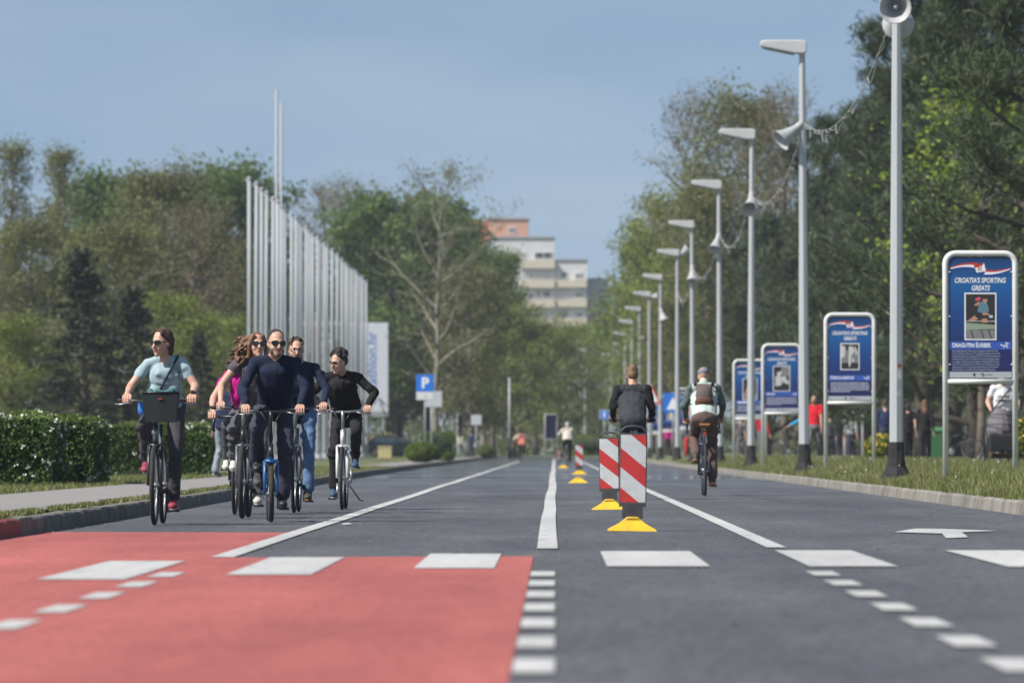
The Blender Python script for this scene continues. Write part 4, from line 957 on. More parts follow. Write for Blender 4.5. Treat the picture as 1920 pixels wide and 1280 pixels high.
beacon(45.6, .62, 'nearest red and white striped warning panel on a yellow foot', rz=R(2))
beacon(62, .60, 'second striped warning panel, partly hidden behind the nearest one', rz=R(-3))
beacon(152, .66, 'far red and white striped warning panel beside the beige-jacketed rider', rz=R(4))
beacon(112, .46, 'lone yellow foot without a panel, nearer than the far striped panel', False)
beacon(205, .30, 'lone yellow foot without a panel beside the beige-jacketed rider', False)
# ================================================================ people
def sph(n=12, m=8):
    vs = [(0, 0, 1)]; fs = []
    for i in range(1, m):
        th = math.pi * i / m
        for k in range(n): ph = 2 * math.pi * k / n; vs.append((math.sin(th) * math.cos(ph), math.sin(th) * math.sin(ph), math.cos(th)))
    vs.append((0, 0, -1)); L = len(vs) - 1
    for k in range(n): fs.append((0, 1 + k, 1 + (k + 1) % n)); fs.append((L, 1 + (m - 2) * n + (k + 1) % n, 1 + (m - 2) * n + k))
    for i in range(m - 2):
        for k in range(n): fs.append((1 + i * n + k, 1 + (i + 1) * n + k, 1 + (i + 1) * n + (k + 1) % n, 1 + i * n + (k + 1) % n))
    return np.array(vs), fs
SPV, SPF = sph()
class Body:
    """union of tapered capsules and ellipsoids, each with a material tag; remeshed into one continuous skin"""
    def __init__(self): self.p = []
    def cap(self, a, b, ra, rb, t): self.p.append(('c', np.array(a, float), np.array(b, float), ra, rb, t)); return self
    def ell(self, c, r, t, M=None): self.p.append(('e', np.array(c, float), np.array(r, float), np.eye(3) if M is None else np.array(M), 0, t)); return self
    def raw(self):
        vs = []; fs = []; off = 0
        for p in self.p:
            if p[0] == 'e':
                V = (SPV * p[2]) @ p[3].T + p[1]; Fs = SPF
            else:
                a, b, ra, rb = p[1], p[2], p[3], p[4]; d = Vector(b - a)
                if d.length < 1e-6: d = Vector((0, 0, 1e-4))
                u, v = frame_of(d); dn = d.normalized(); Mx = np.array([u, v, dn]).T
                V = SPV @ Mx.T; V = np.where((SPV[:, 2] > 0)[:, None], V * rb + b, V * ra + a)
                # equator ring belongs to a: add b's equator by keeping cap split at z>0
                Fs = SPF
            vs.append(V); fs += [tuple(i + off for i in f) for f in Fs]; off += len(V)
        return np.vstack(vs), fs
    def dist(self, P):
        D = []
        for p in self.p:
            if p[0] == 'e':
                q = (P - p[1]) @ p[3]; D.append((np.linalg.norm(q / p[2], axis=1) - 1) * p[2].min())
            else:
                ab = p[2] - p[1]; t = np.clip(((P - p[1]) @ ab) / max(ab @ ab, 1e-9), 0, 1)
                D.append(np.linalg.norm(P - p[1] - t[:, None] * ab, axis=1) - (p[3] + (p[4] - p[3]) * t))
        return np.array(D)
    def skin(self, voxel, tags, smooth=3):
        V, Fs = self.raw()
        me = bpy.data.meshes.new('raw'); me.from_pydata([tuple(v) for v in V], [], Fs); o = bpy.data.objects.new('raw', me); col.objects.link(o)
        m = o.modifiers.new('r', 'REMESH'); m.mode = 'VOXEL'; m.voxel_size = voxel; m.use_smooth_shade = True
        if smooth: s = o.modifiers.new('s', 'SMOOTH'); s.factor = .5; s.iterations = smooth
        out = bpy.data.meshes.new_from_object(o.evaluated_get(bpy.context.evaluated_depsgraph_get()))
        bpy.data.objects.remove(o); bpy.data.meshes.remove(me)
        n = len(out.polygons); c = np.empty(n * 3); out.polygons.foreach_get('center', c); c = c.reshape(-1, 3)
        idx = self.dist(c).argmin(axis=0); tl = [tags.index(p[5]) for p in self.p]
        out.materials.clear()
        return out, np.array(tl)[idx]
def make_skin(name, bodies, matmap, parent):
    """bodies: [(Body, voxel)], joined into one mesh"""
    tags = list(matmap); vs = []; fs = []; mi = []; off = 0
    for bd, vox in bodies:
        me, k = bd.skin(vox, tags); n = len(me.vertices); c = np.empty(n * 3); me.vertices.foreach_get('co', c); vs.append(c.reshape(-1, 3))
        fs += [tuple(i + off for i in p.vertices) for p in me.polygons]; mi.append(k); off += n; bpy.data.meshes.remove(me)
    out = bpy.data.meshes.new(name); out.from_pydata(np.vstack(vs).tolist(), [], fs)
    for t in tags: out.materials.append(matmap[t])
    # cloth folds: small displacement of the garment vertices
    MI = np.concatenate(mi).astype(np.int32); P = np.vstack(vs); amp = np.zeros(len(P)); nf = np.zeros(len(P))
    ct = [tags.index(t) for t in ('shirt', 'sleeve', 'pants') if t in tags]; isc = np.isin(MI, ct).astype(float)
    for j, f in enumerate(fs):
        for v in f: amp[v] += isc[j]; nf[v] += 1
    amp /= np.maximum(nf, 1); nr = np.empty(len(P) * 3); out.vertices.foreach_get('normal', nr); nr = nr.reshape(-1, 3)
    rg = np.random.default_rng(len(P)); dsp = np.zeros(len(P)); off_ = rg.uniform(0, 6, 3)
    for q in range(7):
        k1 = rg.normal(size=3); k1 /= np.linalg.norm(k1); k2 = rg.normal(size=3) * 14; dsp += np.sin(P @ k1 * rg.uniform(28, 75) + 1.6 * np.sin(P @ k2 + off_[0]) + rg.uniform(0, 6)) * .0030
    dsp *= .45 + .75 * np.clip(np.sin(P @ np.array((9., 4, 7)) + off_[1]) + np.sin(P @ np.array((-5., 8, 11)) + off_[2]), 0, 1.3)
    dsp = np.where(dsp < 0, dsp * .5, dsp * 1.25)
    P = P + nr * (dsp * amp)[:, None]; out.vertices.foreach_set('co', P.ravel())
    out.polygons.foreach_set('material_index', np.concatenate(mi).astype(np.int32)); out.polygons.foreach_set('use_smooth', [True] * len(fs)); out.update()
    return obj(name, out, parent)

def cloth(name, c, bump=.5, sc_=22, var=.12): return mat(name, c, .9, noise=var, nscale=7, bump=bump, bscale=sc_, spec=.25)
SKIN = mat('skin', (.50, .295, .215), .5, noise=.07, nscale=14, spec=.4); SKIN2 = mat('skin_tan', (.43, .24, .17), .5, noise=.07, nscale=14, spec=.4)
LIP = mat('lips', (.40, .14, .12), .5); EYE = mat('eye', (.03, .025, .02), .3); BEARD = mat('beard', (.085, .055, .04), .9, noise=.3, nscale=90); BROW = mat('brow', (.06, .04, .03), .9)
HBROWN = mat('hair_brown', (.085, .05, .03), .75, color2=(.045, .027, .018), nscale=30, bump=.6, bscale=70, stretch=(1, 1, .3)); HRED = mat('hair_auburn', (.20, .10, .05), .5, color2=(.10, .05, .026), nscale=26, bump=.6, bscale=60)
HDARK = mat('hair_dark', (.02, .017, .015), .85, color2=(.045, .038, .034), nscale=40, bump=.8, bscale=60); HLIGHT = mat('hair_light_brown', (.22, .125, .065), .6, color2=(.12, .065, .035), nscale=40, bump=.6, bscale=70); HGREY = mat('hair_grey', (.45, .42, .38), .6, noise=.2, nscale=40)
BLK = mat('black_plastic', (.016, .016, .018), .35, noise=.2); LENS = mat('dark_lens', (.008, .008, .01), .08, spec=.8)

def rotm(yaw, pitch=0, roll=0):
    return np.array((Matrix.Rotation(R(yaw), 3, 'Z') @ Matrix.Rotation(R(pitch), 3, 'X') @ Matrix.Rotation(R(roll), 3, 'Y')))
def ik(a, b, l1, l2, hint):
    a = Vector(a); b = Vector(b); d = b - a; L = d.length
    if L >= (l1 + l2) * .999: s = L / (l1 + l2); return a + d * (l1 / (l1 + l2))
    x = (l1 * l1 - l2 * l2 + L * L) / (2 * L); h = math.sqrt(max(0, l1 * l1 - x * x)); dn = d / L
    p = Vector(hint) - dn * Vector(hint).dot(dn); p.normalize(); return a + dn * x + p * h
def head(B, c, M, beard=False, s=1.0):
    c = np.array(c, float)
    def T(p): return c + M @ (np.array(p) * s)
    def E(p, r, t, MM=None): B.ell(T(p), np.array(r) * s, t, M if MM is None else M @ MM)
    E((0, .018, .035), (.073, .092, .083), 'skin'); E((0, -.018, -.01), (.066, .074, .085), 'skin'); E((0, -.035, -.065), (.050, .052, .050), 'skin')
    B.cap(T((0, -.07, -.098)), T((0, -.055, -.085)), .022 * s, .03 * s, 'beard' if beard else 'skin')
    B.cap(T((0, -.088, .012)), T((0, -.106, -.026)), .009 * s, .0145 * s, 'skin')
    for k in (-1, 1):
        E((k * .072, .008, -.008), (.010, .02, .031), 'skin'); E((k * .030, -.0845, .010), (.014, .008, .007), 'eye'); B.cap(T((k * .014, -.092, .030)), T((k * .045, -.082, .030)), .006 * s, .004 * s, 'brow')
        E((k * .035, -.06, -.03), (.026, .026, .024), 'skin')
        if beard: E((k * .048, -.03, -.065), (.016, .036, .032), 'beard')
    E((0, -.0855, -.058), (.022, .009, .0055), 'lip'); E((0, -.084, -.067), (.018, .009, .005), 'lip')
    if beard: B.cap(T((-.02, -.0885, -.043)), T((.02, -.0885, -.043)), .006 * s, .006 * s, 'beard')
    return T
def grip_hand(B, wrist, G, inner, t='skin', out=(1, 0, 0)):
    """hand closed round a bar through G along x; inner = +1/-1 side of the thumb"""
    w = np.array(wrist, float); G = np.array(G, float)
    for i in range(4):
        x = (i - 1.5) * .0215; l = (1, 1.06, 1, .85)[i if inner < 0 else 3 - i]
        k = G + (x, .012, .034); m = G + (x, -.033 * l, .018); d = G + (x, -.036 * l, -.016); e = G + (x, -.010, -.030 * l)
        B.cap(w + (x * .45, 0, 0), k, .0165, .0125, t); B.cap(k, m, .0105, .0095, t); B.cap(m, d, .0095, .0088, t); B.cap(d, e, .0088, .0078, t)
    a = w * .55 + G * .45 + np.array((inner * .028, .0, .004)); b = G + (inner * .052, .012, -.006); c = G + (inner * .046, -.020, -.026)
    B.cap(a, b, .0145, .0115, t); B.cap(b, c, .0115, .009, t)
def relaxed_hand(B, wrist, d, inner, fwd=(0, -1, 0), t='skin'):
    w = np.array(wrist, float); d = np.array(Vector(d).normalized()); f = np.array(Vector(fwd).normalized()); s = np.cross(d, f)
    for i in range(4):
        o = f * (1.5 - i) * .02; L = (.072, .080, .075, .06)[i]; cv = s * inner
        k = w + d * .088 + o; m = k + d * L * .5 + cv * .008; e = m + d * L * .45 + cv * .022
        B.cap(w + o * .5, k, .016, .0125, t); B.cap(k, m, .0098, .009, t); B.cap(m, e, .009, .0075, t)
    a = w + d * .03 + f * .025; b = w + d * .07 + f * .045; c = b + d * .035 + f * .004; B.cap(a, b, .0135, .0115, t); B.cap(b, c, .011, .009, t)

def hair(parent, c, M, style, m, s=1.0, seed=0):
    rnd = random.Random(seed); B = Body(); c = np.array(c, float)
    T = lambda p: c + M @ (np.array(p) * s)
    E = lambda p, r: B.ell(T(p), np.array(r) * s, 'h', M)
    C = lambda a, b, ra, rb: B.cap(T(a), T(b), ra * s, rb * s, 'h')
    if style in ('short', 'curly', 'crop'):
        k = {'short': 1.0, 'curly': 1.06, 'crop': .985}[style]
        E((0, .034, .056), (.077 * k, .087 * k, .072 * k)); E((0, .062, .005), (.070 * k, .058 * k, .07 * k))
        for sd in (-1, 1): E((sd * .062, .028, .025), (.016 * k, .036, .04))
        if style != 'crop':
            n = 90 if style == 'curly' else 50
            for i in range(n):
                a = rnd.uniform(-.35 * math.pi, 1.35 * math.pi); e = rnd.uniform(.05, 1.45); r = (.082, .098, .09)
                p = (r[0] * math.cos(a) * math.cos(e), .028 + r[1] * math.sin(a) * math.cos(e), .05 + r[2] * math.sin(e) * (1.05 if style == 'curly' else .95))
                if p[1] < -.045 and p[2] < .085: continue
                q = rnd.uniform(.014, .023) if style == 'curly' else .010
                if style == 'curly': E(p, (q, q, q))
                else: C(p, (p[0] * 1.03 + rnd.uniform(-.012, .012), p[1] - .02, p[2] + .012), q, .005)
    elif style == 'bob':      # swept-back, to the nape
        E((0, .036, .052), (.080, .092, .076)); E((0, .07, -.01), (.078, .058, .09)); E((0, .075, -.075), (.068, .042, .06))
        for sd in (-1, 1): E((sd * .066, .035, -.005), (.018, .042, .062)); C((sd * .05, -.05, .085), (sd * .074, .02, .02), .016, .018)
        for i in range(40):
            x = rnd.uniform(-.07, .07); C((x * .7, -.04 + rnd.uniform(0, .04), .105 + rnd.uniform(-.01, .015)), (x * 1.15, .09, .03 + rnd.uniform(-.04, .04)), .008, .007)
    elif style == 'flow':     # long, blown to one side (image left)
        E((0, .034, .052), (.080, .092, .076)); E((0, .065, -.02), (.078, .055, .09))
        for sd in (-1, 1): C((sd * .045, -.055, .085), (sd * .080, -.02, .0), .02, .022); C((sd * .080, -.02, .0), (sd * .085, .0, -.12), .024, .018)
        for i in range(46):
            z = rnd.uniform(-.12, .08); y = rnd.uniform(.0, .1); p = (-.05 - rnd.uniform(0, .02), y, z); pr = None
            for j in range(4):
                q = (p[0] - rnd.uniform(.02, .05), p[1] + rnd.uniform(-.02, .025), p[2] - rnd.uniform(-.015, .05)); C(p, q, .013 - .002 * j, .011 - .002 * j); p = q
    elif style == 'long':
        E((0, .034, .052), (.080, .092, .076)); E((0, .065, -.03), (.080, .055, .11)); E((0, .085, -.2), (.085, .04, .16))
        for sd in (-1, 1): C((sd * .07, .02, .02), (sd * .085, .04, -.2), .02, .022)
    elif style == 'cap':
        E((0, .022, .055), (.082, .100, .072)); B.ell(T((0, -.105, .055)), np.array((.062, .058, .008)) * s, 'h', M @ rotm(0, 12)); 
    me, k = B.skin(.0075, ['h'], 2); me.materials.append(m)
    for p in me.polygons: p.use_smooth = True
    return obj('hair' if style != 'cap' else 'cap', me, parent)
def glasses(parent, c, M, dark=True, s=1.0):
    b = MB(); f = MB(); c = np.array(c, float); T = lambda p: Vector(c + M @ (np.array(p) * s)); A = 14
    for k in (-1, 1):
        pts = [(k * .0335 + .0275 * math.copysign(abs(math.cos(t)) ** .7, math.cos(t)), -.098 + .022 * (abs(k * .0335 + .0275 * math.cos(t)) / .06) ** 2, .008 + .021 * math.copysign(abs(math.sin(t)) ** .7, math.sin(t))) for t in np.linspace(0, 2 * math.pi, A + 1)[:-1]]
        f.tube([T(p) for p in pts], .0035 * s if dark else .003 * s, 6, closed=True)
        if dark:
            for off in (0, .003): b.add([T((p[0], p[1] + off, p[2])) for p in pts], [tuple(range(A))])
        f.tube([T((k * .06, -.078, .015)), T((k * .076, -.03, .014)), T((k * .078, .02, .006))], .003 * s, 5)
    f.tube([T((-.008, -.1, .014)), T((0, -.102, .017)), T((.008, -.1, .014))], .003 * s, 5)
    o = f.build('sunglasses' if dark else 'glasses', BLK, parent)
    if dark: b.build('lens', LENS, o)
    return o

def torso(B, pel, chest, shl, shr, neck, w=1.0, fem=False, top='shirt', bottom='pants', depth=1.0, hem=.32, belly=0):
    """elliptical trunk from pelvis to chest; shl/shr shoulder joints"""
    pel = Vector(pel); chest = Vector(chest); ax = (chest - pel).normalized(); sx = (Vector(shr) - Vector(shl)); sx = (sx - ax * sx.dot(ax)).normalized(); fy = ax.cross(sx).normalized()
    M = np.array([sx, fy, ax]).T; L = (chest - pel).length
    prof = ((-.10, .165, .125), (.05, .160, .122), (.25, .158 if not fem else .140, .118), (.5, .161 if not fem else .140, .120), (.75, .167 if not fem else .148, .120), (1.0, .166 if not fem else .146, .114), (1.18, .150 if not fem else .135, .095))
    fs_ = np.linspace(-.1, 1.18, 17); pf = np.array(prof)
    for f, a, d in zip(fs_, np.interp(fs_, pf[:, 0], pf[:, 1]), np.interp(fs_, pf[:, 0], pf[:, 2])):
        p = pel + ax * L * f; B.ell(p, (a * w, d * depth * (1 + belly * (.3 < f < .7)), .10), top if f > hem - .2 else bottom, M)
    sr = .047 if fem else .058; B.cap(Vector(shl), Vector(shr), sr * w, sr * w, top)
    nb = (Vector(shl) + Vector(shr)) / 2
    for q in (shl, shr): B.cap(nb.lerp(Vector(neck), .75), Vector(q), .048, (sr - .002) * w, top)
    if fem:
        for k in (-1, 1): B.ell(pel + ax * L * .82 + sx * k * .07 - fy * .085 * (1 if fy.y > 0 else -1), (.062, .055, .06), top)
    return M
def leg(B, hip, knee, ank, top='pants', w=1.0, hemr=None, skin_below=False, taper=1.0):
    hip, knee, ank = Vector(hip), Vector(knee), Vector(ank)
    B.cap(hip, knee, .088 * w, .062 * w * taper, top)
    mid = knee.lerp(ank, .3); mid.y += .012
    B.cap(knee, mid, .060 * w * taper, .057 * w * taper, top); end = knee.lerp(ank, .95)
    B.cap(mid, end, .057 * w * taper, (hemr or .047) * w, top)
    B.cap(knee.lerp(ank, .85), ank, .038, .036, 'sock')
def shoe(B, ank, toe_dir, pitch=0, s=1.0, t='shoe', sole='sole'):
    a = np.array(ank, float); d = Vector(toe_dir).normalized(); side = d.cross(Vector((0, 0, 1))).normalized(); d = (Matrix.Rotation(R(pitch), 3, side) @ d); up = side.cross(d)
    d = np.array(d); up = np.array(up); side = np.array(side); M = np.array([side, d, up]).T
    B.cap(a - up * .02, a - up * .055 - d * .025, .042 * s, .040 * s, t); B.cap(a - up * .05, a - up * .062 + d * .12, .044 * s, .037 * s, t); B.ell(a - up * .06 + d * .135, np.array((.046, .06, .034)) * s, t, M)
    B.ell(a - up * .092 + d * .055, np.array((.047, .140, .014)) * s, sole, M)
def arm(B, sh, el, wr, sleeve='long', t='shirt', w=1.0, skin='skin'):
    sh, el, wr = Vector(sh), Vector(el), Vector(wr)
    if sleeve == 'long':
        B.cap(sh, el, .060 * w, .048 * w, t); B.cap(el, el.lerp(wr, .93), .048 * w, .036 * w, t); B.cap(el.lerp(wr, .8), wr, .028, .026, skin)
    elif sleeve == 'short':
        B.cap(sh, sh.lerp(el, .48), .049 * w, .053 * w, t); B.cap(sh, el, .044 * w, .039 * w, skin); B.cap(el, el.lerp(wr, .35), .039 * w, .040 * w, skin); B.cap(el.lerp(wr, .35), wr, .040 * w, .025, skin)
    elif sleeve == 'cap':
        B.cap(sh, sh.lerp(el, .25), .056 * w, .056 * w, t); B.cap(sh, el, .043 * w, .038 * w, skin); B.cap(el, el.lerp(wr, .35), .038 * w, .039 * w, skin); B.cap(el.lerp(wr, .35), wr, .039 * w, .025, skin)
    elif sleeve == 'rolled':
        B.cap(sh, el, .060 * w, .052 * w, t); B.cap(el, el.lerp(wr, .3), .052 * w, .048 * w, t); B.cap(el, wr, .040, .026, skin)

def person(loc, rz, lab, J, look, scale=1.0, vox=.0095, hvox=.0045, group=None, grip=True):
    """J: joints in a local frame that faces -Y.  look: materials and options"""
    r = empty('person', loc, rz, scale); B = Body(); H = Body()
    M = rotm(*look.get('head', (0, 0, 0)))
    fem = look.get('fem', False); w = look.get('w', 1.0)
    hc = np.array(J['head'], float); nk = Vector(J['neck'])
    T = head(B, hc, M, look.get('beard', False), look.get('hs', 1.0))
    B.cap(nk, T((0, .02, -.06)), .050 if fem else .058, .048 if fem else .054, 'skin'); B.cap(nk - Vector((0, -.01, .035)), nk, .062, .056, 'skin' if look.get('neckline', True) else 'shirt')
    if look.get('collar'): B.cap(nk, nk.lerp(Vector(T((0, .02, -.06))), .35), .064, .062, 'shirt')
    torso(B, J['pel'], J['chest'], J['shl'], J['shr'], nk, w, fem, hem=look.get('hem', .32), depth=look.get('depth', 1), belly=look.get('belly', 0))
    for s in ('l', 'r'):
        arm(B, J['sh' + s], J['el' + s], J['wr' + s], look.get('sleeve', 'long'), 'sleeve', look.get('aw', 1.0)); leg(B, J['hip' + s], J['kn' + s], J['an' + s], 'pants', look.get('lw', 1.0), look.get('hemr'), taper=look.get('taper', 1.0))
        shoe(B, J['an' + s], J.get('toe' + s, (0, -1, 0)), J.get('pit' + s, 0), look.get('ss', 1.0))
        inner = 1 if s == 'l' else -1
        if grip and ('G' + s) in J: grip_hand(H, J['wr' + s], J['G' + s], inner)
        else: relaxed_hand(H, J['wr' + s], Vector(J['wr' + s]) - Vector(J['el' + s]), inner)
    mm = dict(skin=look.get('skin', SKIN), shirt=look['shirt'], sleeve=look.get('sleevem', look['shirt']), pants=look['pants'], shoe=look['shoe'], sole=look.get('sole', FRW), sock=look.get('sock', look['pants']), eye=EYE, lip=LIP, brow=BROW, beard=BEARD)
    make_skin('body', [(B, vox), (H, hvox)], mm, r)
    if look.get('hair'): hair(r, hc, M, look['hair'], look.get('hairm', HBROWN), look.get('hs', 1.0), seed=int(abs(loc[0] * 100)))
    if 'glasses' in look: glasses(r, hc, M, look['glasses'] == 'dark', look.get('hs', 1.0))
    return tag(r, lab, 'person', group)

# ---------------------------------------------------------------- bicycles (front wheel towards local -Y)
TYRE = mat('tyre', (.022, .022, .024), .85, noise=.35, nscale=40); RIM = mat('rim_alloy', (.38, .39, .40), .35, metal=.7); RIMB = mat('rim_black', (.025, .025, .03), .4); STEEL = mat('steel_bright', (.36, .37, .38), .38, metal=.8); GRIPM = mat('grip_rubber', (.02, .02, .022), .8)
def wheel(parent, y, r, tyre, rimm, z=None, spokes=22, rz=0.0):
    z = r if z is None else z; t = MB(); A = 36
    t.tube([(0, (r - tyre) * math.cos(a), (r - tyre) * math.sin(a)) for a in np.linspace(0, 2 * math.pi, A + 1)[:-1]], tyre, 8, closed=True)
    o = t.build('wheel', TYRE, parent, (0, y, z), rz)
    k = MB(); k.tube([(0, (r - 2 * tyre - .006) * math.cos(a), (r - 2 * tyre - .006) * math.sin(a)) for a in np.linspace(0, 2 * math.pi, A + 1)[:-1]], .010, 6, closed=True); k.build('rim', rimm, o)
    s = MB()
    for i in range(spokes):
        a = 2 * math.pi * i / spokes; sx = .028 if i % 2 else -.028; s.tube([(sx, .018 * math.cos(a + 1), .018 * math.sin(a + 1)), (0, (r - 2 * tyre) * math.cos(a), (r - 2 * tyre) * math.sin(a))], .0013, 3, cap=False)
    sp_ = s.build('spokes', STEEL, o); sp_['kind'] = 'stuff'
    MB().tube([(-.05, 0, 0), (-.03, 0, 0), (-.03, 0, 0), (.03, 0, 0), (.05, 0, 0)], [.008, .008, .022, .022, .008], 8).build('hub', STEEL, o)
    return o
def bike(loc, rz, lab, framem, r=.345, tyre=.019, barz=1.06, bary=-.38, barw=.29, theta=80, forkm=None, rimm=RIM, style='city', basket=False, light=False, stand=False, steer=0.0, scale=1.0, bag=None, saddlem=None, seatz=.95, fender=False, drop=False, grp=None, rear_light=False):
    root = empty('bicycle', loc, rz, scale); BB = Vector((0, .05, .285)); RH = Vector((0, .50, r)); FHY = -.57 if r > .3 else -.50; FH = Vector((0, FHY, r))
    top = Vector((0, bary - .0 + .02, barz - .06)); ht1 = Vector((0, -.40, .86 if r > .3 else .70)); ht0 = Vector((0, -.44, .72 if r > .3 else .58)); seat = Vector((0, .24, seatz)); st = BB.lerp(seat, .62 if r > .3 else .35)
    f = MB(); tr = .018 if r > .3 else .026
    f.tube([BB, seat.lerp(BB, .12)], .016, 8); f.tube([BB, st], .019, 8); f.tube([ht0 + (ht1 - ht0) * .15, BB], tr * 1.15, 8)
    if style != 'step': f.tube([ht1 - (ht1 - ht0) * .15, st], tr, 8)
    else: f.tube([ht1 - (ht1 - ht0) * .3, BB.lerp(st, .45)], tr, 8)
    f.tube([ht0, ht1], .024, 10)
    for s in (-1, 1): f.tube([BB + Vector((s * .03, 0, 0)), RH + Vector((s * .065, 0, 0))], .011, 6); f.tube([st + Vector((s * .015, 0, 0)), RH + Vector((s * .065, 0, 0))], .009, 6)
    f.build('frame', framem, root)
    fk = MB(); cr = ht0 + Vector((0, -.012, -.03)); fk.tube([ht1, cr], .02, 8); fk.tube([cr + Vector((-.055, 0, -.005)), cr + Vector((.055, 0, -.005))], .02, 8)
    for s in (-1, 1): fk.tube([cr + Vector((s * .052, 0, 0)), cr.lerp(FH, .5) + Vector((s * .055, .01, 0)), FH + Vector((s * .055, 0, 0))], [.019, .017, .012], 8)
    fk.build('fork', forkm or framem, root)
    MB().tube([ht1, Vector((0, ht1.y + .015, barz - .06)), Vector((0, bary, barz))], [.017, .016, .018], 8).build('stem', STEEL if style != 'fold' else BLK, root)
    hb = MB()
    if drop:
        hb.tube([(-.2, bary, barz), (.2, bary, barz)], .014, 8)
        for s in (-1, 1): hb.tube([(s * .2, bary, barz), (s * .21, bary - .09, barz - .005), (s * .215, bary - .13, barz - .06), (s * .22, bary - .10, barz - .13), (s * .22, bary, barz - .14)], .016, 8)
    else: hb.tube([(-barw, bary + .07, barz), (-barw * .55, bary + .01, barz - .004), (-.06, bary, barz - .012), (.06, bary, barz - .012), (barw * .55, bary + .01, barz - .004), (barw, bary + .07, barz)], .0125, 8)
    hbo = hb.build('handlebar', BLK if style in ('mtb', 'fold', 'step') or drop else STEEL, root)
    if not drop:
        for s in (-1, 1):
            MB().tube([(s * (barw - .10), bary + .055, barz), (s * (barw + .02), bary + .073, barz)], .0165, 8).build('grip', GRIPM, hbo)
            MB().tube([(s * (barw - .13), bary + .01, barz - .012), (s * (barw - .09), bary - .03, barz - .022), (s * (barw - .01), bary - .015, barz - .035), (s * barw + s * .035, bary + .02, barz - .03)], [.009, .007, .006, .007], 6).build('brake_lever', STEEL, hbo)
            MB().tube([(s * (barw - .13), bary - .01, barz - .01), (s * .09, bary - .10, barz - .015), (s * .03, bary - .11, barz - .11), (s * .01, ht1.y - .05, ht1.z - .02)], .0035, 5).build('brake_cable', BLK, hbo)
        MB().sphere((-.1, bary - .005, barz + .018), (.022, .022, .018), 8).build('bell', BLK, hbo)
    wheel(root, FH.y, r, tyre, rimm, rz=R(steer)); wheel(root, RH.y, r, tyre, rimm)
    sd = MB(); sd.add([(-.07, .10, .012), (.07, .10, .012), (.075, .14, 0), (.028, -.06, 0), (.02, -.15, -.008), (-.02, -.15, -.008), (-.028, -.06, 0), (-.075, .14, 0), (-.06, .1, -.035), (.06, .1, -.035), (.018, -.13, -.03), (-.018, -.13, -.03)],
        [(0, 1, 3, 6), (0, 7, 2, 1), (3, 4, 5, 6), (1, 2, 3), (0, 6, 7), (8, 11, 10, 9), (2, 9, 10, 4, 3), (7, 6, 5, 11, 8), (4, 10, 11, 5), (7, 8, 9, 2)]); sd = sd.build('saddle', saddlem or GRIPM, root, tuple(seat), bevel=.012)
    th = R(theta); pd = {}
    ck = MB(); ck.tube([BB + Vector((-.06, 0, 0)), BB + Vector((.06, 0, 0))], .018, 8); ck.lathe([(.001, -.002), (.085, -.002), (.09, 0), (.085, .002), (.001, .002)], 20, origin=BB + Vector((-.055, 0, 0)), axis=(1, 0, 0))
    for s, sg in (('l', 1), ('r', -1)):
        q = BB + Vector((0, -.17 * math.cos(th) * sg, .17 * math.sin(th) * sg)); x = .075 if s == 'r' else -.075
        # 'r' = image right (+x), 'l' = image left (-x)
        ck.tube([BB + Vector((x, 0, 0)), q + Vector((x, 0, 0))], [.014, .011], 6); pd[s] = q + Vector((x * 1.72, 0, 0)); MB().box(pd[s], (.09, .085, .022)).build('pedal', BLK, root, bevel=.004)
    ck.build('crank', BLK if style != 'city' else STEEL, root)
    if fender:
        for y0 in (FH.y, RH.y):
            b = MB(); n_ = 12; a0, a1 = (R(10), R(150)) if y0 > 0 else (R(40), R(190)); pts = [(y0 + (r + .018) * math.cos(a), r + (r + .018) * math.sin(a)) for a in np.linspace(a0, a1, n_)]
            b.add([(sx_, p[0], p[1]) for p in pts for sx_ in (-.026, 0, .026)], [(i * 3 + j, i * 3 + j + 1, i * 3 + j + 4, i * 3 + j + 3) for i in range(n_ - 1) for j in (0, 1)], smooth=True); o = b.build('mudguard', BLK, root); m_ = o.modifiers.new('s', 'SOLIDIFY'); m_.thickness = .004
    for s in (-1, 1): MB().tube([cr + Vector((s * .05, -.03, .0)), cr + Vector((s * .035, -.035, -.10))], .008, 6).build('brake_arm', BLK, root)
    if light: MB().lathe([(.012, .05), (.026, .03), (.030, 0), (.026, -.004), (.001, -.006)], 14, origin=(0, ht1.y - .08, .80), axis=(0, 1, 0)).build('headlight', mat('lamp_glass', (.16, .165, .165), .15, spec=.8), root)
    if rear_light: MB().box((0, seat.y + .05, seat.z - .12), (.035, .03, .05)).build('rear_light', mat('rear_red', (.4, .02, .02), .3), root, bevel=.005)
    if stand: MB().tube([(.04, .3, .27), (.16, .36, .10), (.20, .34, .09)], [.009, .008, .007], 6).build('kickstand', BLK, root)
    if basket:
        b = MB(); cx = .055; x0, x1, z0, z1, y0, y1 = -.155, .155, .885, 1.14, -.66, -.42
        def ring(z, k): return [(cx + sx_ * .155 * k, (y0 + y1) / 2 + sy_ * .12 * k, z) for sx_, sy_ in ((-1, -1), (-.0, -1.06), (1, -1), (1, 1), (-1, 1))]
        r0_, r1_ = ring(z0, .84), ring(z1, 1.0); n_ = 5
        b.add(r0_ + r1_, [(i, (i + 1) % n_, (i + 1) % n_ + n_, i + n_) for i in range(n_)] + [tuple(range(n_))]); o = b.build('basket', mat('basket_mesh', (.006, .009, .010), .8, color2=(.014, .024, .025), nscale=120, bump=.4, bscale=200), root); m_ = o.modifiers.new('s', 'SOLIDIFY'); m_.thickness = .006
        MB().tube(r1_, .009, 6, closed=True).build('basket_rim', BLK, o); MB().box((cx + .0, y0 - .008, z1 - .055), (.035, .006, .010)).build('label', mat('label_red', (.4, .05, .03), .6), o)
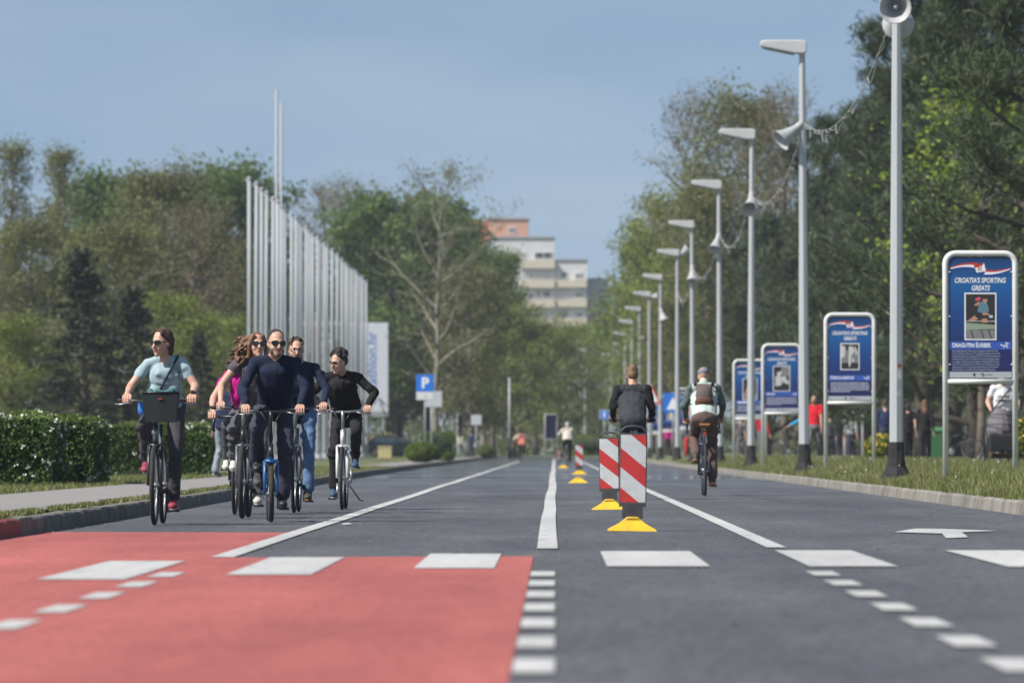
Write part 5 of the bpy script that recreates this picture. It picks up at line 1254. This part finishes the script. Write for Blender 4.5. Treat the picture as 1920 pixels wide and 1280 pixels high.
        MB().tube([(0, ht1.y - .02, ht1.z - .02), (0, -.5, .90)], .012, 6).build('basket_bracket', BLK, root)
    return tag(root, lab, 'bicycle', grp), pd

def rider(px, Y, lab, bikelab, look, rz=0.0, away=False, shl=(-.17, 1.44), shr=(.17, 1.44), hd=(0, 1.60), gl=(-.26, None), barz=1.06, barw=.28, theta=80, sy=.0, hy=-.08, pel=(0, .21, 1.03), scale=1.0, bike_kw=None, elb=.5, vox=.0095, px_off=0.0, grip_over=None, lean=0, knee_out=.08):
    X = XX(px, Y); ang = R(rz) + (math.pi if away else 0); kw = dict(barz=barz, barw=barw, theta=theta, scale=scale); kw.update(bike_kw or {})
    bk, pd = bike((X, Y, .002), ang, bikelab, **kw)
    bary = kw.get('bary', -.38)
    J = {}; J['shl'] = (shl[0], sy, shl[1]); J['shr'] = (shr[0], sy, shr[1]); mid = (Vector(J['shl']) + Vector(J['shr'])) / 2
    J['neck'] = mid + Vector((0, -.005, .062)); J['head'] = (hd[0], hy, hd[1]); J['pel'] = pel; J['chest'] = mid + Vector((0, .03, -.13))
    for s, sg in (('l', -1), ('r', 1)):
        G = Vector((sg * (barw - .04), bary + .062, barz)) if not kw.get('drop') else Vector((sg * .213, bary - .09, barz + .008))
        if grip_over and s in grip_over: G = Vector(grip_over[s])
        J['G' + s] = G; wr = G + Vector((sg * .004, .055, .052)); J['wr' + s] = wr
        dd = (Vector(J['sh' + s]) - wr).length; tot = max(dd * (1.035 + .05 * elb), .46); J['el' + s] = ik(J['sh' + s], wr, tot * .535, tot * .465, (sg * elb, .25, -.45))
        hip = Vector(pel) + Vector((sg * .088, -.0, -.02)); J['hip' + s] = hip; p = pd[s]; lo = p.z < .28
        an = p + Vector((sg * -.012, .085, .118)); J['an' + s] = an; J['pit' + s] = -6 if lo else -12
        J['kn' + s] = ik(hip, an, .43, .42, (sg * knee_out, -1, .35))
    return person((X, Y, .002), ang, lab, J, look, scale, vox=vox), J, bk

M_LBLUE = cloth('tshirt_pale_blue', (.30, .40, .43), .35, 14); M_GREYT = cloth('trousers_charcoal', (.060, .056, .064), .4, 14); M_NAVY = cloth('sweater_navy', (.013, .018, .042), .35, 30); M_NAVYT = cloth('trousers_navy', (.042, .044, .066), .4, 12)
M_BLACK = cloth('sweater_black', (.014, .014, .015), .4, 18); M_BLACKT = cloth('trousers_black', (.018, .018, .020), .4, 14); M_JEANS = cloth('jeans_blue', (.10, .175, .30), .6, 13, .25); M_GREYTOP = cloth('top_grey', (.085, .08, .095), .4, 16); M_PINK = cloth('shirt_magenta', (.42, .010, .19), .3, 16)
M_LEGG = mat('leggings_print', (.03, .03, .035), .8, color2=(.10, .10, .11), nscale=9, stretch=(1, 1, 3)); M_MINT = cloth('jacket_mint', (.40, .49, .44), .5, 12); M_BROWN = cloth('trousers_brown', (.105, .072, .060), .5, 12); M_DGREY = cloth('jacket_dark_grey', (.036, .040, .045), .4, 14)
S_RED = mat('shoe_burgundy', (.26, .028, .055), .6, noise=.15); S_BLACK = mat('shoe_black', (.02, .02, .022), .5); S_WHITE = mat('shoe_white', (.50, .48, .44), .7, noise=.1); S_BLUE = mat('shoe_blue', (.03, .065, .12), .7, noise=.2); S_BROWN = mat('shoe_brown', (.05, .04, .032), .7); GUM = mat('sole_gum', (.36, .17, .08), .8); SOLEG = mat('sole_pale', (.52, .50, .46), .8); SOLED = mat('sole_dark', (.03, .03, .03), .8)
FR_BLACK = mat('frame_black', (.02, .021, .024), .35); FR_SILV = mat('frame_silver', (.30, .31, .33), .35, metal=.4); FR_WHITE = mat('frame_white', (.62, .62, .62), .35); FR_BLUE = mat('frame_blue', (.012, .10, .30), .35); FR_GREY = mat('frame_grey', (.12, .13, .15), .4, metal=.3); FR_NAVY = mat('frame_navy', (.02, .025, .06), .35); FR_RED = mat('frame_red', (.28, .02, .02), .4)

# 1 woman in the pale blue T-shirt with a basket
w1, J1, _ = rider(298, 49.5, 'woman in pale blue T-shirt and sunglasses riding the bicycle with a basket', 'dark city bicycle with a mesh basket on its handlebar',
    dict(shirt=M_LBLUE, pants=M_GREYT, shoe=S_RED, sole=SOLEG, sock=S_WHITE, fem=True, sleeve='short', hair='bob', hairm=HBROWN, glasses='dark', head=(-38, 8, 3), hem=.1, lw=1.02, hemr=.058, aw=.98, w=1.0),
    shl=(-.10, 1.395), shr=(.195, 1.405), hd=(.025, 1.58), barz=1.075, barw=.32, theta=78, pel=(.05, .20, 1.02), bike_kw=dict(framem=FR_GREY, style='step', basket=True, light=True, fender=False, tyre=.021, forkm=FR_BLACK), grip_over={'l': (-.255, -.315, 1.075), 'r': (.305, -.315, 1.075)}, elb=.4)
b = MB(); b.tube([(.165, -.02, 1.468), (.13, -.10, 1.38), (.07, -.125, 1.27), (.02, -.08, 1.18), (-.04, .02, 1.10)], .011, 6); b.build('bag_strap', cloth('strap_navy', (.02, .03, .06)), w1)
b = MB(); b.sphere((-.135, .02, 1.01), (.055, .09, .08), 10); tag(b.build('hip_bag', mat('bag_blue', (.03, .16, .50), .7, noise=.2, bump=.3), loc=w1.location), 'bright blue bag at the hip of the woman in pale blue', 'bag')
b = Body(); [b.cap((.055 + .09 * math.cos(a), -.54 + .07 * math.sin(a), 1.10), (.055 + .10 * math.cos(a + 1.2), -.54 + .08 * math.sin(a + 1.2), 1.135 + .02 * math.sin(3 * a)), .032, .03, 'h') for a in np.linspace(0, 6.28, 9)]; b.ell((.055, -.54, 1.06), (.11, .09, .08), 'h')
me, _k = b.skin(.009, ['h'], 2); me.materials.append(cloth('jacket_teal', (.06, .16, .15), .6, 20)); tag(obj('folded_jacket', me, None, w1.location), 'teal jacket stuffed into the bicycle basket', 'jacket')
wt = MB(); wt.tube([Vector(J1['wrr']) + Vector((-.03, .0, .0)), Vector(J1['wrr']) + Vector((.03, .005, .0))], .02, 8); wt = MB().lathe([(.030, -.012), (.033, -.01), (.033, .01), (.030, .012)], 14, origin=Vector(J1['wrr']), axis=Vector(J1['wrr']) - Vector(J1['elr'])); wt.box(Vector(J1['wrr']) + Vector((0, -.025, .022)), (.03, .015, .028)); wt.build('wrist_watch', BLK, w1)

# 2 man in the navy sweater on the folding bicycle
rider(506, 51.4, 'bearded man in navy sweater and sunglasses riding the small-wheeled bicycle', 'small-wheeled folding bicycle with a bright blue fork',
    dict(shirt=M_NAVY, pants=M_NAVYT, shoe=S_BLACK, sole=SOLED, sock=S_BLACK, sleeve='long', hair='crop', hairm=HDARK, glasses='dark', beard=True, head=(14, 4, 2), hem=.05, lw=1.04, hemr=.07, w=1.03, aw=1.02, hs=1.04, taper=1.12),
    rz=4, shl=(-.135, 1.43), shr=(.225, 1.43), hd=(.055, 1.605), barz=1.0, barw=.27, theta=97, pel=(.05, .22, 1.04), sy=-.03, hy=-.12, bike_kw=dict(framem=FR_BLACK, r=.255, tyre=.024, forkm=FR_BLUE, style='fold', rimm=RIMB, seatz=.96), elb=.6, grip_over={'l': (-.225, -.318, 1.0), 'r': (.265, -.318, 1.0)})
# 3 woman with blowing hair
rider(460, 54.2, 'woman in grey top with long blowing auburn hair and sunglasses, beside the bearded man', 'black mountain bicycle with knobbly tyres left of the folding one',
    dict(shirt=M_GREYTOP, pants=M_LEGG, shoe=S_WHITE, sole=SOLEG, fem=True, sleeve='cap', hair='flow', hairm=HRED, glasses='dark', head=(16, -2, 0), hem=.05, hemr=.05),
    shl=(-.075, 1.47), shr=(.245, 1.47), hd=(.115, 1.645), barz=1.05, barw=.30, theta=100, pel=(.09, .22, 1.05), bike_kw=dict(framem=FR_BLACK, style='mtb', tyre=.026, forkm=FR_GREY, rimm=RIMB, r=.35), elb=.8, grip_over={'l': (-.215, -.315, 1.05), 'r': (.285, -.315, 1.05)})
# 4 person in magenta behind
rider(446, 57.5, 'person in magenta top riding behind the woman with blowing hair', 'dark drop-bar bicycle behind the mountain bicycle',
    dict(shirt=M_PINK, pants=M_LEGG, shoe=S_WHITE, sole=GUM, sock=S_WHITE, fem=True, sleeve='short', hair='flow', hairm=HBROWN, head=(10, 0, 0), hem=.05),
    shl=(-.10, 1.41), shr=(.22, 1.41), hd=(.10, 1.57), barz=.98, theta=75, pel=(.07, .22, 1.02), bike_kw=dict(framem=FR_BLACK, drop=True, barw=.2, rimm=RIMB, style='mtb'), elb=.5, grip_over={'l': (-.235, -.45, .985), 'r': (.205, -.45, .985)}, vox=.012)
# 5 man in blue jeans
rider(556, 59, 'man with glasses, dark sweater and blue jeans riding behind the bearded man', 'dark bicycle mostly hidden behind the folding one',
    dict(shirt=M_NAVY, pants=M_JEANS, shoe=S_BROWN, sole=GUM, sleeve='long', hair='short', hairm=HBROWN, glasses='clear', beard=True, head=(8, 2, 0), hem=.02, hemr=.062, lw=1.08),
    shl=(-.15, 1.49), shr=(.195, 1.49), hd=(.0, 1.675), barz=1.08, barw=.33, theta=98, pel=(.03, .22, 1.07), bike_kw=dict(framem=FR_GREY, style='mtb', rimm=RIM), elb=.7)
# 6 young man in black on the white bicycle
rider(645, 61.9, 'young man in black sweater with curly dark hair riding the white bicycle', 'white bicycle with silver brake levers and a kickstand',
    dict(shirt=M_BLACK, pants=M_BLACKT, shoe=S_BLUE, sole=SOLEG, sock=S_BLACK, sleeve='long', hair='curly', hairm=HDARK, glasses='clear', head=(-42, 16, 4), hem=.0, w=1.02, aw=1.05, hemr=.052),
    shl=(-.19, 1.43), shr=(.155, 1.43), hd=(-.055, 1.60), barz=1.07, barw=.27, theta=-80, pel=(.02, .26, 1.03), sy=-.10, hy=-.20, bike_kw=dict(framem=FR_WHITE, style='city', stand=True, fender=False), elb=1.0, grip_over={'l': (-.245, -.315, 1.075), 'r': (.265, -.315, 1.075)})
# 7 man in dark jacket, riding away
p7, J7, _ = rider(1186, 75, 'man in dark grey jacket riding away behind the striped beacons', 'bicycle with a red frame hidden behind the striped beacons',
    dict(shirt=M_DGREY, sleevem=M_BLACK, pants=M_BLACKT, shoe=S_BLACK, sole=SOLED, sleeve='long', hair='short', hairm=HLIGHT, head=(0, 14, 0), hem=.05, neckline=False, w=1.14, aw=1.16, skin=SKIN2),
    away=True, shl=(-.19, 1.44), shr=(.19, 1.44), hd=(0.0, 1.625), barz=1.04, barw=.29, theta=60, sy=-.10, hy=-.19, pel=(0, .22, 1.04), bike_kw=dict(framem=FR_RED, style='mtb', rimm=RIMB), elb=.15, vox=.011)
# 8 rider with backpack, riding away
p8, J8, _ = rider(1320, 80.5, 'rider in pale mint jacket and grey cap seen from behind', 'dark road bicycle of the rider in the mint jacket',
    dict(shirt=M_MINT, pants=M_BROWN, shoe=S_BROWN, sole=GUM, sock=mat('sock_grey', (.2, .21, .24), .9), sleeve='long', sleevem=cloth('sleeve_grey_green', (.09, .12, .11)), hair='cap', hairm=cloth('cap_grey', (.20, .20, .22), .3), head=(0, 18, 0), hem=.12, w=1.1, aw=1.08, collar=True, lw=1.1, hemr=.06, depth=1.05),
    away=True, shl=(-.17, 1.43), shr=(.17, 1.43), hd=(0.0, 1.585), barz=.98, barw=.25, theta=-65, sy=-.10, hy=-.19, pel=(0, .23, 1.04), bike_kw=dict(framem=FR_NAVY, drop=True, rimm=RIMB, style='mtb', saddlem=mat('saddle_tan', (.42, .19, .07), .6), rear_light=True), scale=1.06, elb=.4, vox=.011, grip_over={'l': (-.235, -.36, 1.0), 'r': (.235, -.36, 1.0)})
bp = empty('backpack', p8.location, p8.rotation_euler.z, 1.06); tag(bp, 'brown and grey backpack worn by the rider in the mint jacket', 'backpack')
b = Body(); b.cap((-.06, .12, 1.44), (.06, .12, 1.44), .055, .055, 'h'); b.ell((0, .135, 1.34), (.12, .075, .15), 'h'); b.cap((-.07, .15, 1.24), (.07, .15, 1.24), .06, .06, 'd'); b.ell((0, .18, 1.26), (.11, .05, .055), 'd')
me, k = b.skin(.01, ['h', 'd'], 2); me.materials.append(cloth('pack_taupe', (.13, .10, .095), .4)); me.materials.append(cloth('pack_brown', (.10, .045, .03), .4)); me.polygons.foreach_set('material_index', k.astype(np.int32)); obj('pack', me, bp)
for s in (-1, 1): MB().tube([(s * .08, .10, 1.46), (s * .12, .0, 1.50), (s * .125, -.10, 1.44), (s * .13, -.08, 1.30), (s * .10, .06, 1.24)], .018, 6).build('shoulder_strap', cloth('strap_black', (.02, .02, .022)), bp)
MB().tube([(-.2, .06, 1.22), (0, .13, 1.215), (.2, .06, 1.22)], .011, 6).build('waist_strap', cloth('strap_black', (.02, .02, .022)), bp)
# far riders
M_CORAL = cloth('jacket_coral', (.62, .20, .14), .3); M_BEIGE = cloth('jacket_beige', (.50, .46, .39), .3); M_PALEP = cloth('sleeve_pale_pink', (.58, .42, .37), .3)
rider(978, 275, 'far rider in coral and pale pink jacket in the left lane', 'far bicycle in the left lane', dict(shirt=M_CORAL, sleevem=M_PALEP, pants=M_BLACKT, shoe=S_BLACK, hair='short', hairm=HBROWN, w=1.25, aw=1.5, hem=.05), away=True, elb=2.2, theta=70, barw=.36, bike_kw=dict(framem=FR_BLACK), vox=.02, scale=.93)
rider(1064, 225, 'far rider in beige jacket near the far striped beacon', 'far bicycle ridden by the person in beige', dict(shirt=M_BEIGE, pants=M_BLACKT, shoe=S_BLACK, hair='short', hairm=HGREY, w=1.2, aw=1.3, hem=.15), away=True, elb=1.4, theta=-70, barw=.33, bike_kw=dict(framem=FR_BLACK), vox=.018)
bike((XX(1049, 262), 262, .002), math.pi, 'small pink child bicycle left of the rider in beige', mat('frame_pink', (.55, .20, .26), .5), r=.255, tyre=.02, barz=.85, seatz=.7)

# ---------------------------------------------------------------- walkers
def walker(px, Y, lab, look, face=0.0, h=1.75, stride=.22, arms=None, g=None, group=None, vox=.018):
    X = XX(px, Y); g = (.31 if X > 0 else .149) if g is None else g; s = h / 1.75
    J = dict(pel=(0, 0, .95), chest=(0, .01, 1.30), shl=(-.18, .01, 1.44), shr=(.18, .01, 1.44), neck=(0, .005, 1.505), head=(0, -.02, 1.635), hipl=(-.09, 0, .93), hipr=(.09, 0, .93))
    for k, sg, f in (('l', -1, stride), ('r', 1, -stride)):
        J['an' + k] = (sg * .10, -f if f > 0 else -f, .095 if f > 0 else .12); J['kn' + k] = ik(J['hip' + k], J['an' + k], .42, .42, (sg * .1, -1, 0)); J['pit' + k] = 0 if f > 0 else -12
        wr = (sg * .25, (f * .6), .86); J['wr' + k] = wr; J['el' + k] = ik(J['sh' + k], wr, .29, .26, (sg * .4, 1, 0))
    if arms: J.update(arms)
    return person((X, Y, g + .005), R(face), lab, J, look, s, vox=vox, hvox=.008, group=group, grip=False)
WK = dict(shoe=S_BLACK, sole=SOLED)
L_ = lambda **k: {**WK, **k}
M_RED = cloth('shirt_red', (.50, .012, .022), .3); M_GT = cloth('trousers_grey', (.13, .13, .14), .4); M_CYAN = cloth('top_cyan', (.05, .34, .62), .3); M_WT = cloth('tshirt_white', (.62, .62, .64), .3); M_LG = cloth('jeans_light_grey', (.24, .26, .30), .4); M_BLOUSE = cloth('blouse_grey', (.36, .36, .37), .4); M_DN = cloth('jacket_navy', (.02, .03, .075), .3)
walker(418, 104, 'walker in navy jacket and light grey jeans on the left pavement', L_(shirt=M_DN, pants=M_LG, sleeve='long', hair='short', hairm=HBROWN, lw=1.1, hemr=.065, hem=-.1, w=1.1, sole=SOLEG), face=150, h=1.78, stride=.1, vox=.013)
walker(862, 395, 'far walker in beige top and pale jeans on the left pavement', L_(shirt=M_BEIGE, pants=M_LG, hair='long', fem=True), face=180, h=1.68, vox=.022)
walker(883, 398, 'far walker in dark clothes beside the one in beige', L_(shirt=M_DN, pants=M_NAVYT, hair='short', hairm=HDARK), face=160, h=1.8, vox=.022)
G_ = 'walkers on the path behind the posters'
walker(1388, 220, 'short walker in dark top under the fourth poster', L_(shirt=M_GREYTOP, pants=M_GT, sleeve='short', hair='short', hairm=HDARK), h=1.48, group=G_, stride=.15)
walker(1428, 205, 'walker in red long-sleeved top behind the third poster legs', L_(shirt=cloth('top_crimson', (.36, .02, .035), .3), pants=M_GT, hair='short', w=1.05), face=20, h=1.8, group=G_)
walker(1508, 205, 'walker in cyan top stretching one arm out behind the second lamp post', L_(shirt=M_CYAN, pants=M_NAVYT, hair='long', fem=True, sleeve='rolled'), face=-20, h=1.72, group=G_, arms=dict(ell=(-.42, -.05, 1.30), wrl=(-.66, -.08, 1.17)))
walker(1527, 156, 'tall man in red T-shirt and grey trousers just right of the second lamp post', L_(shirt=M_RED, pants=M_GT, sleeve='short', hair='short', hairm=HDARK, beard=True, skin=SKIN2), face=-25, h=1.83, group=G_, vox=.014)
walker(1556, 225, 'dark-clothed walker left of the woman in grey blouse', L_(shirt=M_DGREY, pants=M_NAVYT, hair='short', hairm=HDARK), face=170, h=1.75, group=G_)
walker(1572, 228, 'second dark-clothed walker next to the woman in grey blouse', L_(shirt=M_BLACK, pants=M_NAVYT, hair='long', hairm=HDARK, fem=True), face=190, h=1.68, group=G_)
walker(1595, 215, 'woman in grey blouse and dark jeans seen between the legs of the second poster', L_(shirt=M_BLOUSE, pants=M_NAVYT, hair='bob', hairm=HLIGHT, fem=True, sleeve='rolled', w=1.08), face=0, h=1.66, group=G_)
walker(1659, 165, 'walker in dark navy half hidden by the nearest lamp post', L_(shirt=M_DN, pants=M_NAVYT, hair='short', hairm=HBROWN), face=175, h=1.75, group=G_)
walker(1702, 160, 'woman in black with dark hair just right of the nearest lamp post', L_(shirt=M_BLACK, pants=M_BLACKT, sleeve='short', hair='bob', hairm=HDARK, fem=True), face=180, h=1.66, group=G_)
walker(1734, 158, 'woman in black with long auburn hair beside the green bin', L_(shirt=M_BLACK, pants=M_BLACKT, hair='long', hairm=HRED, fem=True, w=1.12), face=170, h=1.72, group=G_)
walker(1290, 262, 'far walker in red trousers under the far poster', L_(shirt=M_GREYTOP, pants=M_RED, hair='short'), face=170, h=1.6, group=G_, vox=.022)
walker(1252, 300, 'far walker in pink top under the far posters', L_(shirt=M_PINK, pants=M_BLACKT, hair='long', fem=True), face=180, h=1.65, group=G_, vox=.022)
pm_ = walker(1880, 107, 'man in white T-shirt pushing the grey stroller', L_(shirt=M_WT, pants=M_GT, sleeve='short', hair='short', hairm=HDARK, w=1.12, aw=1.15, beard=True), face=0, h=1.80, stride=.18, vox=.012, arms=dict(ell=(-.28, .0, 1.20), wrl=(-.24, -.22, 1.05), elr=(.28, .0, 1.20), wrr=(.24, -.22, 1.05)))
shirt_print = text('UNDER\nARMOUR', .07, pm_, (.0, -.150, 1.255), S_BLACK, bold=.003, name='shirt_print', sx=1.0)
MB().tube([(.14, -.06, 1.47), (.05, -.155, 1.36), (-.06, -.16, 1.22), (-.16, -.08, 1.08)], .016, 6).build('bag_strap', S_BLACK, pm_)
# seated child on the lawn behind the hedge gap
J = dict(pel=(0, .05, .12), chest=(0, .02, .40), shl=(-.13, .0, .50), shr=(.13, .0, .50), neck=(0, 0, .55), head=(0, -.03, .66), hipl=(-.08, .03, .11), hipr=(.08, .03, .11), knl=(-.12, -.25, .32), knr=(.12, -.25, .32), anl=(-.10, -.36, .09), anr=(.10, -.36, .09), ell=(-.2, -.1, .33), elr=(.2, -.1, .33), wrl=(-.14, -.27, .33), wrr=(.14, -.27, .33))
person((XX(203, 118), 118, .15), R(20), 'person in pale top sitting on the grass in the gap between the hedges', J, L_(shirt=M_PALEP, pants=M_LG, sleeve='short', hair='short', hairm=HBROWN), vox=.016, hvox=.009, grip=False)

# ---------------------------------------------------------------- stroller, bin, parked bicycle, car
ST_G = cloth('stroller_grey', (.135, .125, .14), .3, 30, .08); ST_D = cloth('stroller_dark', (.025, .025, .03), .3)
st = empty('stroller', (XX(1872, 106.2), 106.2 - .45, .31)); tag(st, 'grey hooded stroller pushed by the man in white', 'stroller')
b = Body(); b.ell((0, .06, .74), (.26, .36, .38), 'h'); b.ell((0, -.02, .70), (.265, .34, .30), 'h')
me, _k = b.skin(.012, ['h'], 2); me.materials.append(ST_G); hd_ = obj('hood', me, st); [setattr(p, 'use_smooth', True) for p in me.polygons]
for z_, ry in ((.80, .40), (.98, .27)): MB().tube([(.268 * math.cos(t) * (1 if z_ < .9 else .84), -.03 - ry * math.sin(t), z_ + .02 * math.sin(t)) for t in np.linspace(-.2, math.pi + .2, 15)], .008, 5).build('hood_seam', ST_D, hd_)
MB().prism([(-.33, .30), (-.36, .62), (-.30, .66), (.25, .60), (.22, .36)], -.23, .23, axis='x').build('seat_tub', ST_D, st, bevel=.03)
MB().prism([(-.22, .20), (-.26, .28), (.24, .28), (.20, .18)], -.2, .2, axis='x').build('basket', cloth('stroller_brown', (.10, .06, .045)), st, bevel=.02)
for s in (-1, 1):
    MB().tube([(s * .26, .48, 1.05), (s * .26, .2, .70), (s * .27, -.3, .15)], .014, 8).build('frame_tube', BLK, st); MB().tube([(s * .26, .1, .6), (s * .29, .35, .15)], .013, 8).build('frame_tube', BLK, st)
    for y, rr in ((-.34, .09), (.36, .14)):
        o = MB(); o.tube([(s * .29, y + rr * math.cos(a), rr + .01 + rr * .85 * math.sin(a)) for a in np.linspace(0, 6.283, 17)[:-1]], .022, 6, closed=True); o = o.build('wheel', TYRE, st); MB().tube([(s * .27, y, rr + .01), (s * .31, y, rr + .01)], rr * .55, 10).build('rim', RIM, o)
MB().tube([(-.26, .48, 1.05), (.26, .48, 1.05)], .017, 8).build('push_bar', GRIPM, st)
bn_ = empty('litter_bin', (XX(1757, 165), 165, .31)); tag(bn_, 'green wheeled litter bin beside the woman with auburn hair', 'bin'); BG = mat('bin_green', (.035, .12, .04), .5, noise=.12)
b = MB(); b.add([(sx_ * .22, sy_ * .22, .05) for sx_, sy_ in ((-1, -1), (1, -1), (1, 1), (-1, 1))] + [(sx_ * .28, sy_ * .28, .86) for sx_, sy_ in ((-1, -1), (1, -1), (1, 1), (-1, 1))], [(0, 1, 5, 4), (1, 2, 6, 5), (2, 3, 7, 6), (3, 0, 4, 7), (0, 1, 2, 3), (4, 5, 6, 7)]); b.build('body', BG, bn_, bevel=.02)
b = MB(); b.prism([(-.31, .87), (-.31, .92), (-.1, 1.0), (.25, 1.0), (.31, .93), (.31, .87)], -.3, .3, axis='x'); b.build('lid', mat('bin_lid', (.06, .18, .07), .45), bn_, bevel=.015)
for s in (-1, 1): MB().tube([(s * .2, .2, .08), (s * .26, .2, .08)], .08, 12).build('wheel', TYRE, bn_)
MB().tube([(-.2, .33, .92), (.2, .33, .92)], .015, 6).build('handle', BG, bn_)
bike((XX(1482, 208), 208, .316), R(55), 'dark bicycle standing beside the walker in cyan', FR_BLACK)
bike((XX(1787, 172), 172, .316), R(80), 'dark bicycle parked behind the legs of the nearest poster', FR_BLACK)
# white frame board on the path
wf = empty('notice_frame', (XX(1600, 232), 232, .31)); tag(wf, 'pale standing frame behind the woman in grey blouse', 'notice frame')
MB().tube([(-.36, 0, 0), (-.36, 0, 1.95), (.36, 0, 1.95), (.36, 0, 0)], .045, 8).build('frame', FRW, wf); MB().box2((-.32, -.02, 1.65), (.32, .02, 1.9)).build('panel', SBACK, wf)

# parked car (side on, nose to the right)
CY = 395.0; car = empty('parked_car', (XX(738, CY), CY, .145), R(4)); tag(car, 'dark parked car behind the shrubs left of the parking sign', 'car')
CARP = mat('car_paint_dark', (.018, .022, .03), .22, metal=.3, spec=.7); CG = mat('car_glass', (.03, .05, .06), .06, spec=.9)
side = [(-2.1, .32), (-2.15, .62), (-2.08, .86), (-1.85, .93), (-1.35, 1.36), (-.95, 1.47), (.1, 1.46), (.45, 1.38), (1.1, .98), (1.75, .90), (2.08, .72), (2.12, .45), (2.05, .30), (1.72, .28), (1.62, .5), (1.36, .62), (1.08, .5), (.98, .28), (-.95, .28), (-1.05, .5), (-1.31, .62), (-1.58, .5), (-1.68, .28)]
b = MB(); n_ = len(side); lay = [(-.86, 1), (-.80, 0), (.80, 0), (.86, 1)]
vs = []
for y, k in ((-.80, .97), (-.86, 1.0), (.86, 1.0), (.80, .97)):
    for x, z in side: q = 1 - .17 * max(0, (z - .9)) / .57; vs.append((x * (k if abs(x) > 1.9 else 1), y * q, z))
b.add(vs, [(i + n_ * l, (i + 1) % n_ + n_ * l, (i + 1) % n_ + n_ * (l + 1), i + n_ * (l + 1)) for l in range(3) for i in range(n_)] + [tuple(range(n_)), tuple(range(4 * n_ - 1, 3 * n_ - 1, -1))]); body = b.build('body', CARP, car)
for sy_ in (-1, 1):
    for poly in ([(-1.62, .97), (-1.28, 1.33), (-.95, 1.40), (-.55, 1.41), (-.55, .97)], [(-.49, .97), (-.49, 1.41), (.1, 1.40), (.38, 1.33), (.92, .99)]):
        yq = lambda z: sy_ * (.868 * (1 - .17 * max(0, (z - .9)) / .57) + .004)
        m_ = MB(); m_.add([(x, yq(z), z) for x, z in poly], [tuple(range(len(poly)))]); m_.build('side_window', CG, car)
    MB().box((-.7, sy_ * .872, .82), (.16, .02, .025)).build('door_handle', STEEL, car); MB().box((.85, sy_ * .95, 1.0), (.12, .16, .12)).build('mirror', CARP, car, bevel=.02)
    MB().box((-2.06, sy_ * .66, .80), (.12, .3, .16)).build('tail_light', mat('tail_red', (.35, .02, .02), .2), car, bevel=.02); MB().box((2.0, sy_ * .62, .70), (.14, .34, .13)).build('headlight', mat('car_headlamp', (.6, .62, .63), .1, spec=.9), car, bevel=.02)
    for x in (-1.31, 1.35):
        o = MB().tube([(x, sy_ * .68, .32), (x, sy_ * .87, .32)], .31, 20).build('wheel', TYRE, car); MB().lathe([(.2, 0), (.19, .012), (.05, .03), (.001, .03)], 16, origin=(x, sy_ * .87, .32), axis=(0, sy_, 0)).build('rim', RIM, o)
for poly in ([(-1.83, .95), (-1.37, 1.345)], [(1.08, 1.0), (.47, 1.375)]):
    (x0, z0), (x1, z1) = poly; dx = .012 * (1 if x0 > 0 else -1); m_ = MB(); m_.add([(x0 + dx, -.72, z0 + .02), (x0 + dx, .72, z0 + .02), (x1 + dx, .63, z1 + .01), (x1 + dx, -.63, z1 + .01)], [(0, 1, 2, 3)]); m_.build('windscreen' if x0 > 0 else 'rear_window', CG, car)
MB().box((2.13, 0, .42), (.03, 1.1, .12)).build('grille', BLK, car)
yb = empty('storage_box', (XX(722, 300), 300, .14)); tag(yb, 'pale yellow box on the grass in front of the parked car', 'box'); MB().box((0, 0, .34), (.72, .5, .62)).build('body', mat('box_yellow', (.45, .40, .20), .8, noise=.1), yb, bevel=.03); MB().box((0, 0, .68), (.78, .56, .06)).build('lid', mat('box_lid', (.50, .45, .26), .8), yb, bevel=.015); MB().box((0, 0, .015), (.6, .4, .03)).build('base', BLK, yb)

# ================================================================ air
hz = MB().box2((-3200, -60, -1.2), (3200, 5200, 46)).build('haze', [])
hm = bpy.data.materials.new('haze_air'); hm.use_nodes = True; t = hm.node_tree; t.nodes.remove(t.nodes['Principled BSDF'])
pv = t.nodes.new('ShaderNodeVolumePrincipled'); pv.inputs['Color'].default_value = (.86, .91, 1, 1); pv.inputs['Density'].default_value = 0.0002; pv.inputs['Anisotropy'].default_value = .2
t.links.new(pv.outputs[0], t.nodes['Material Output'].inputs['Volume'])
hz.data.materials.append(hm); tag(hz, 'thin pale haze in the spring air', 'haze', kind='stuff')
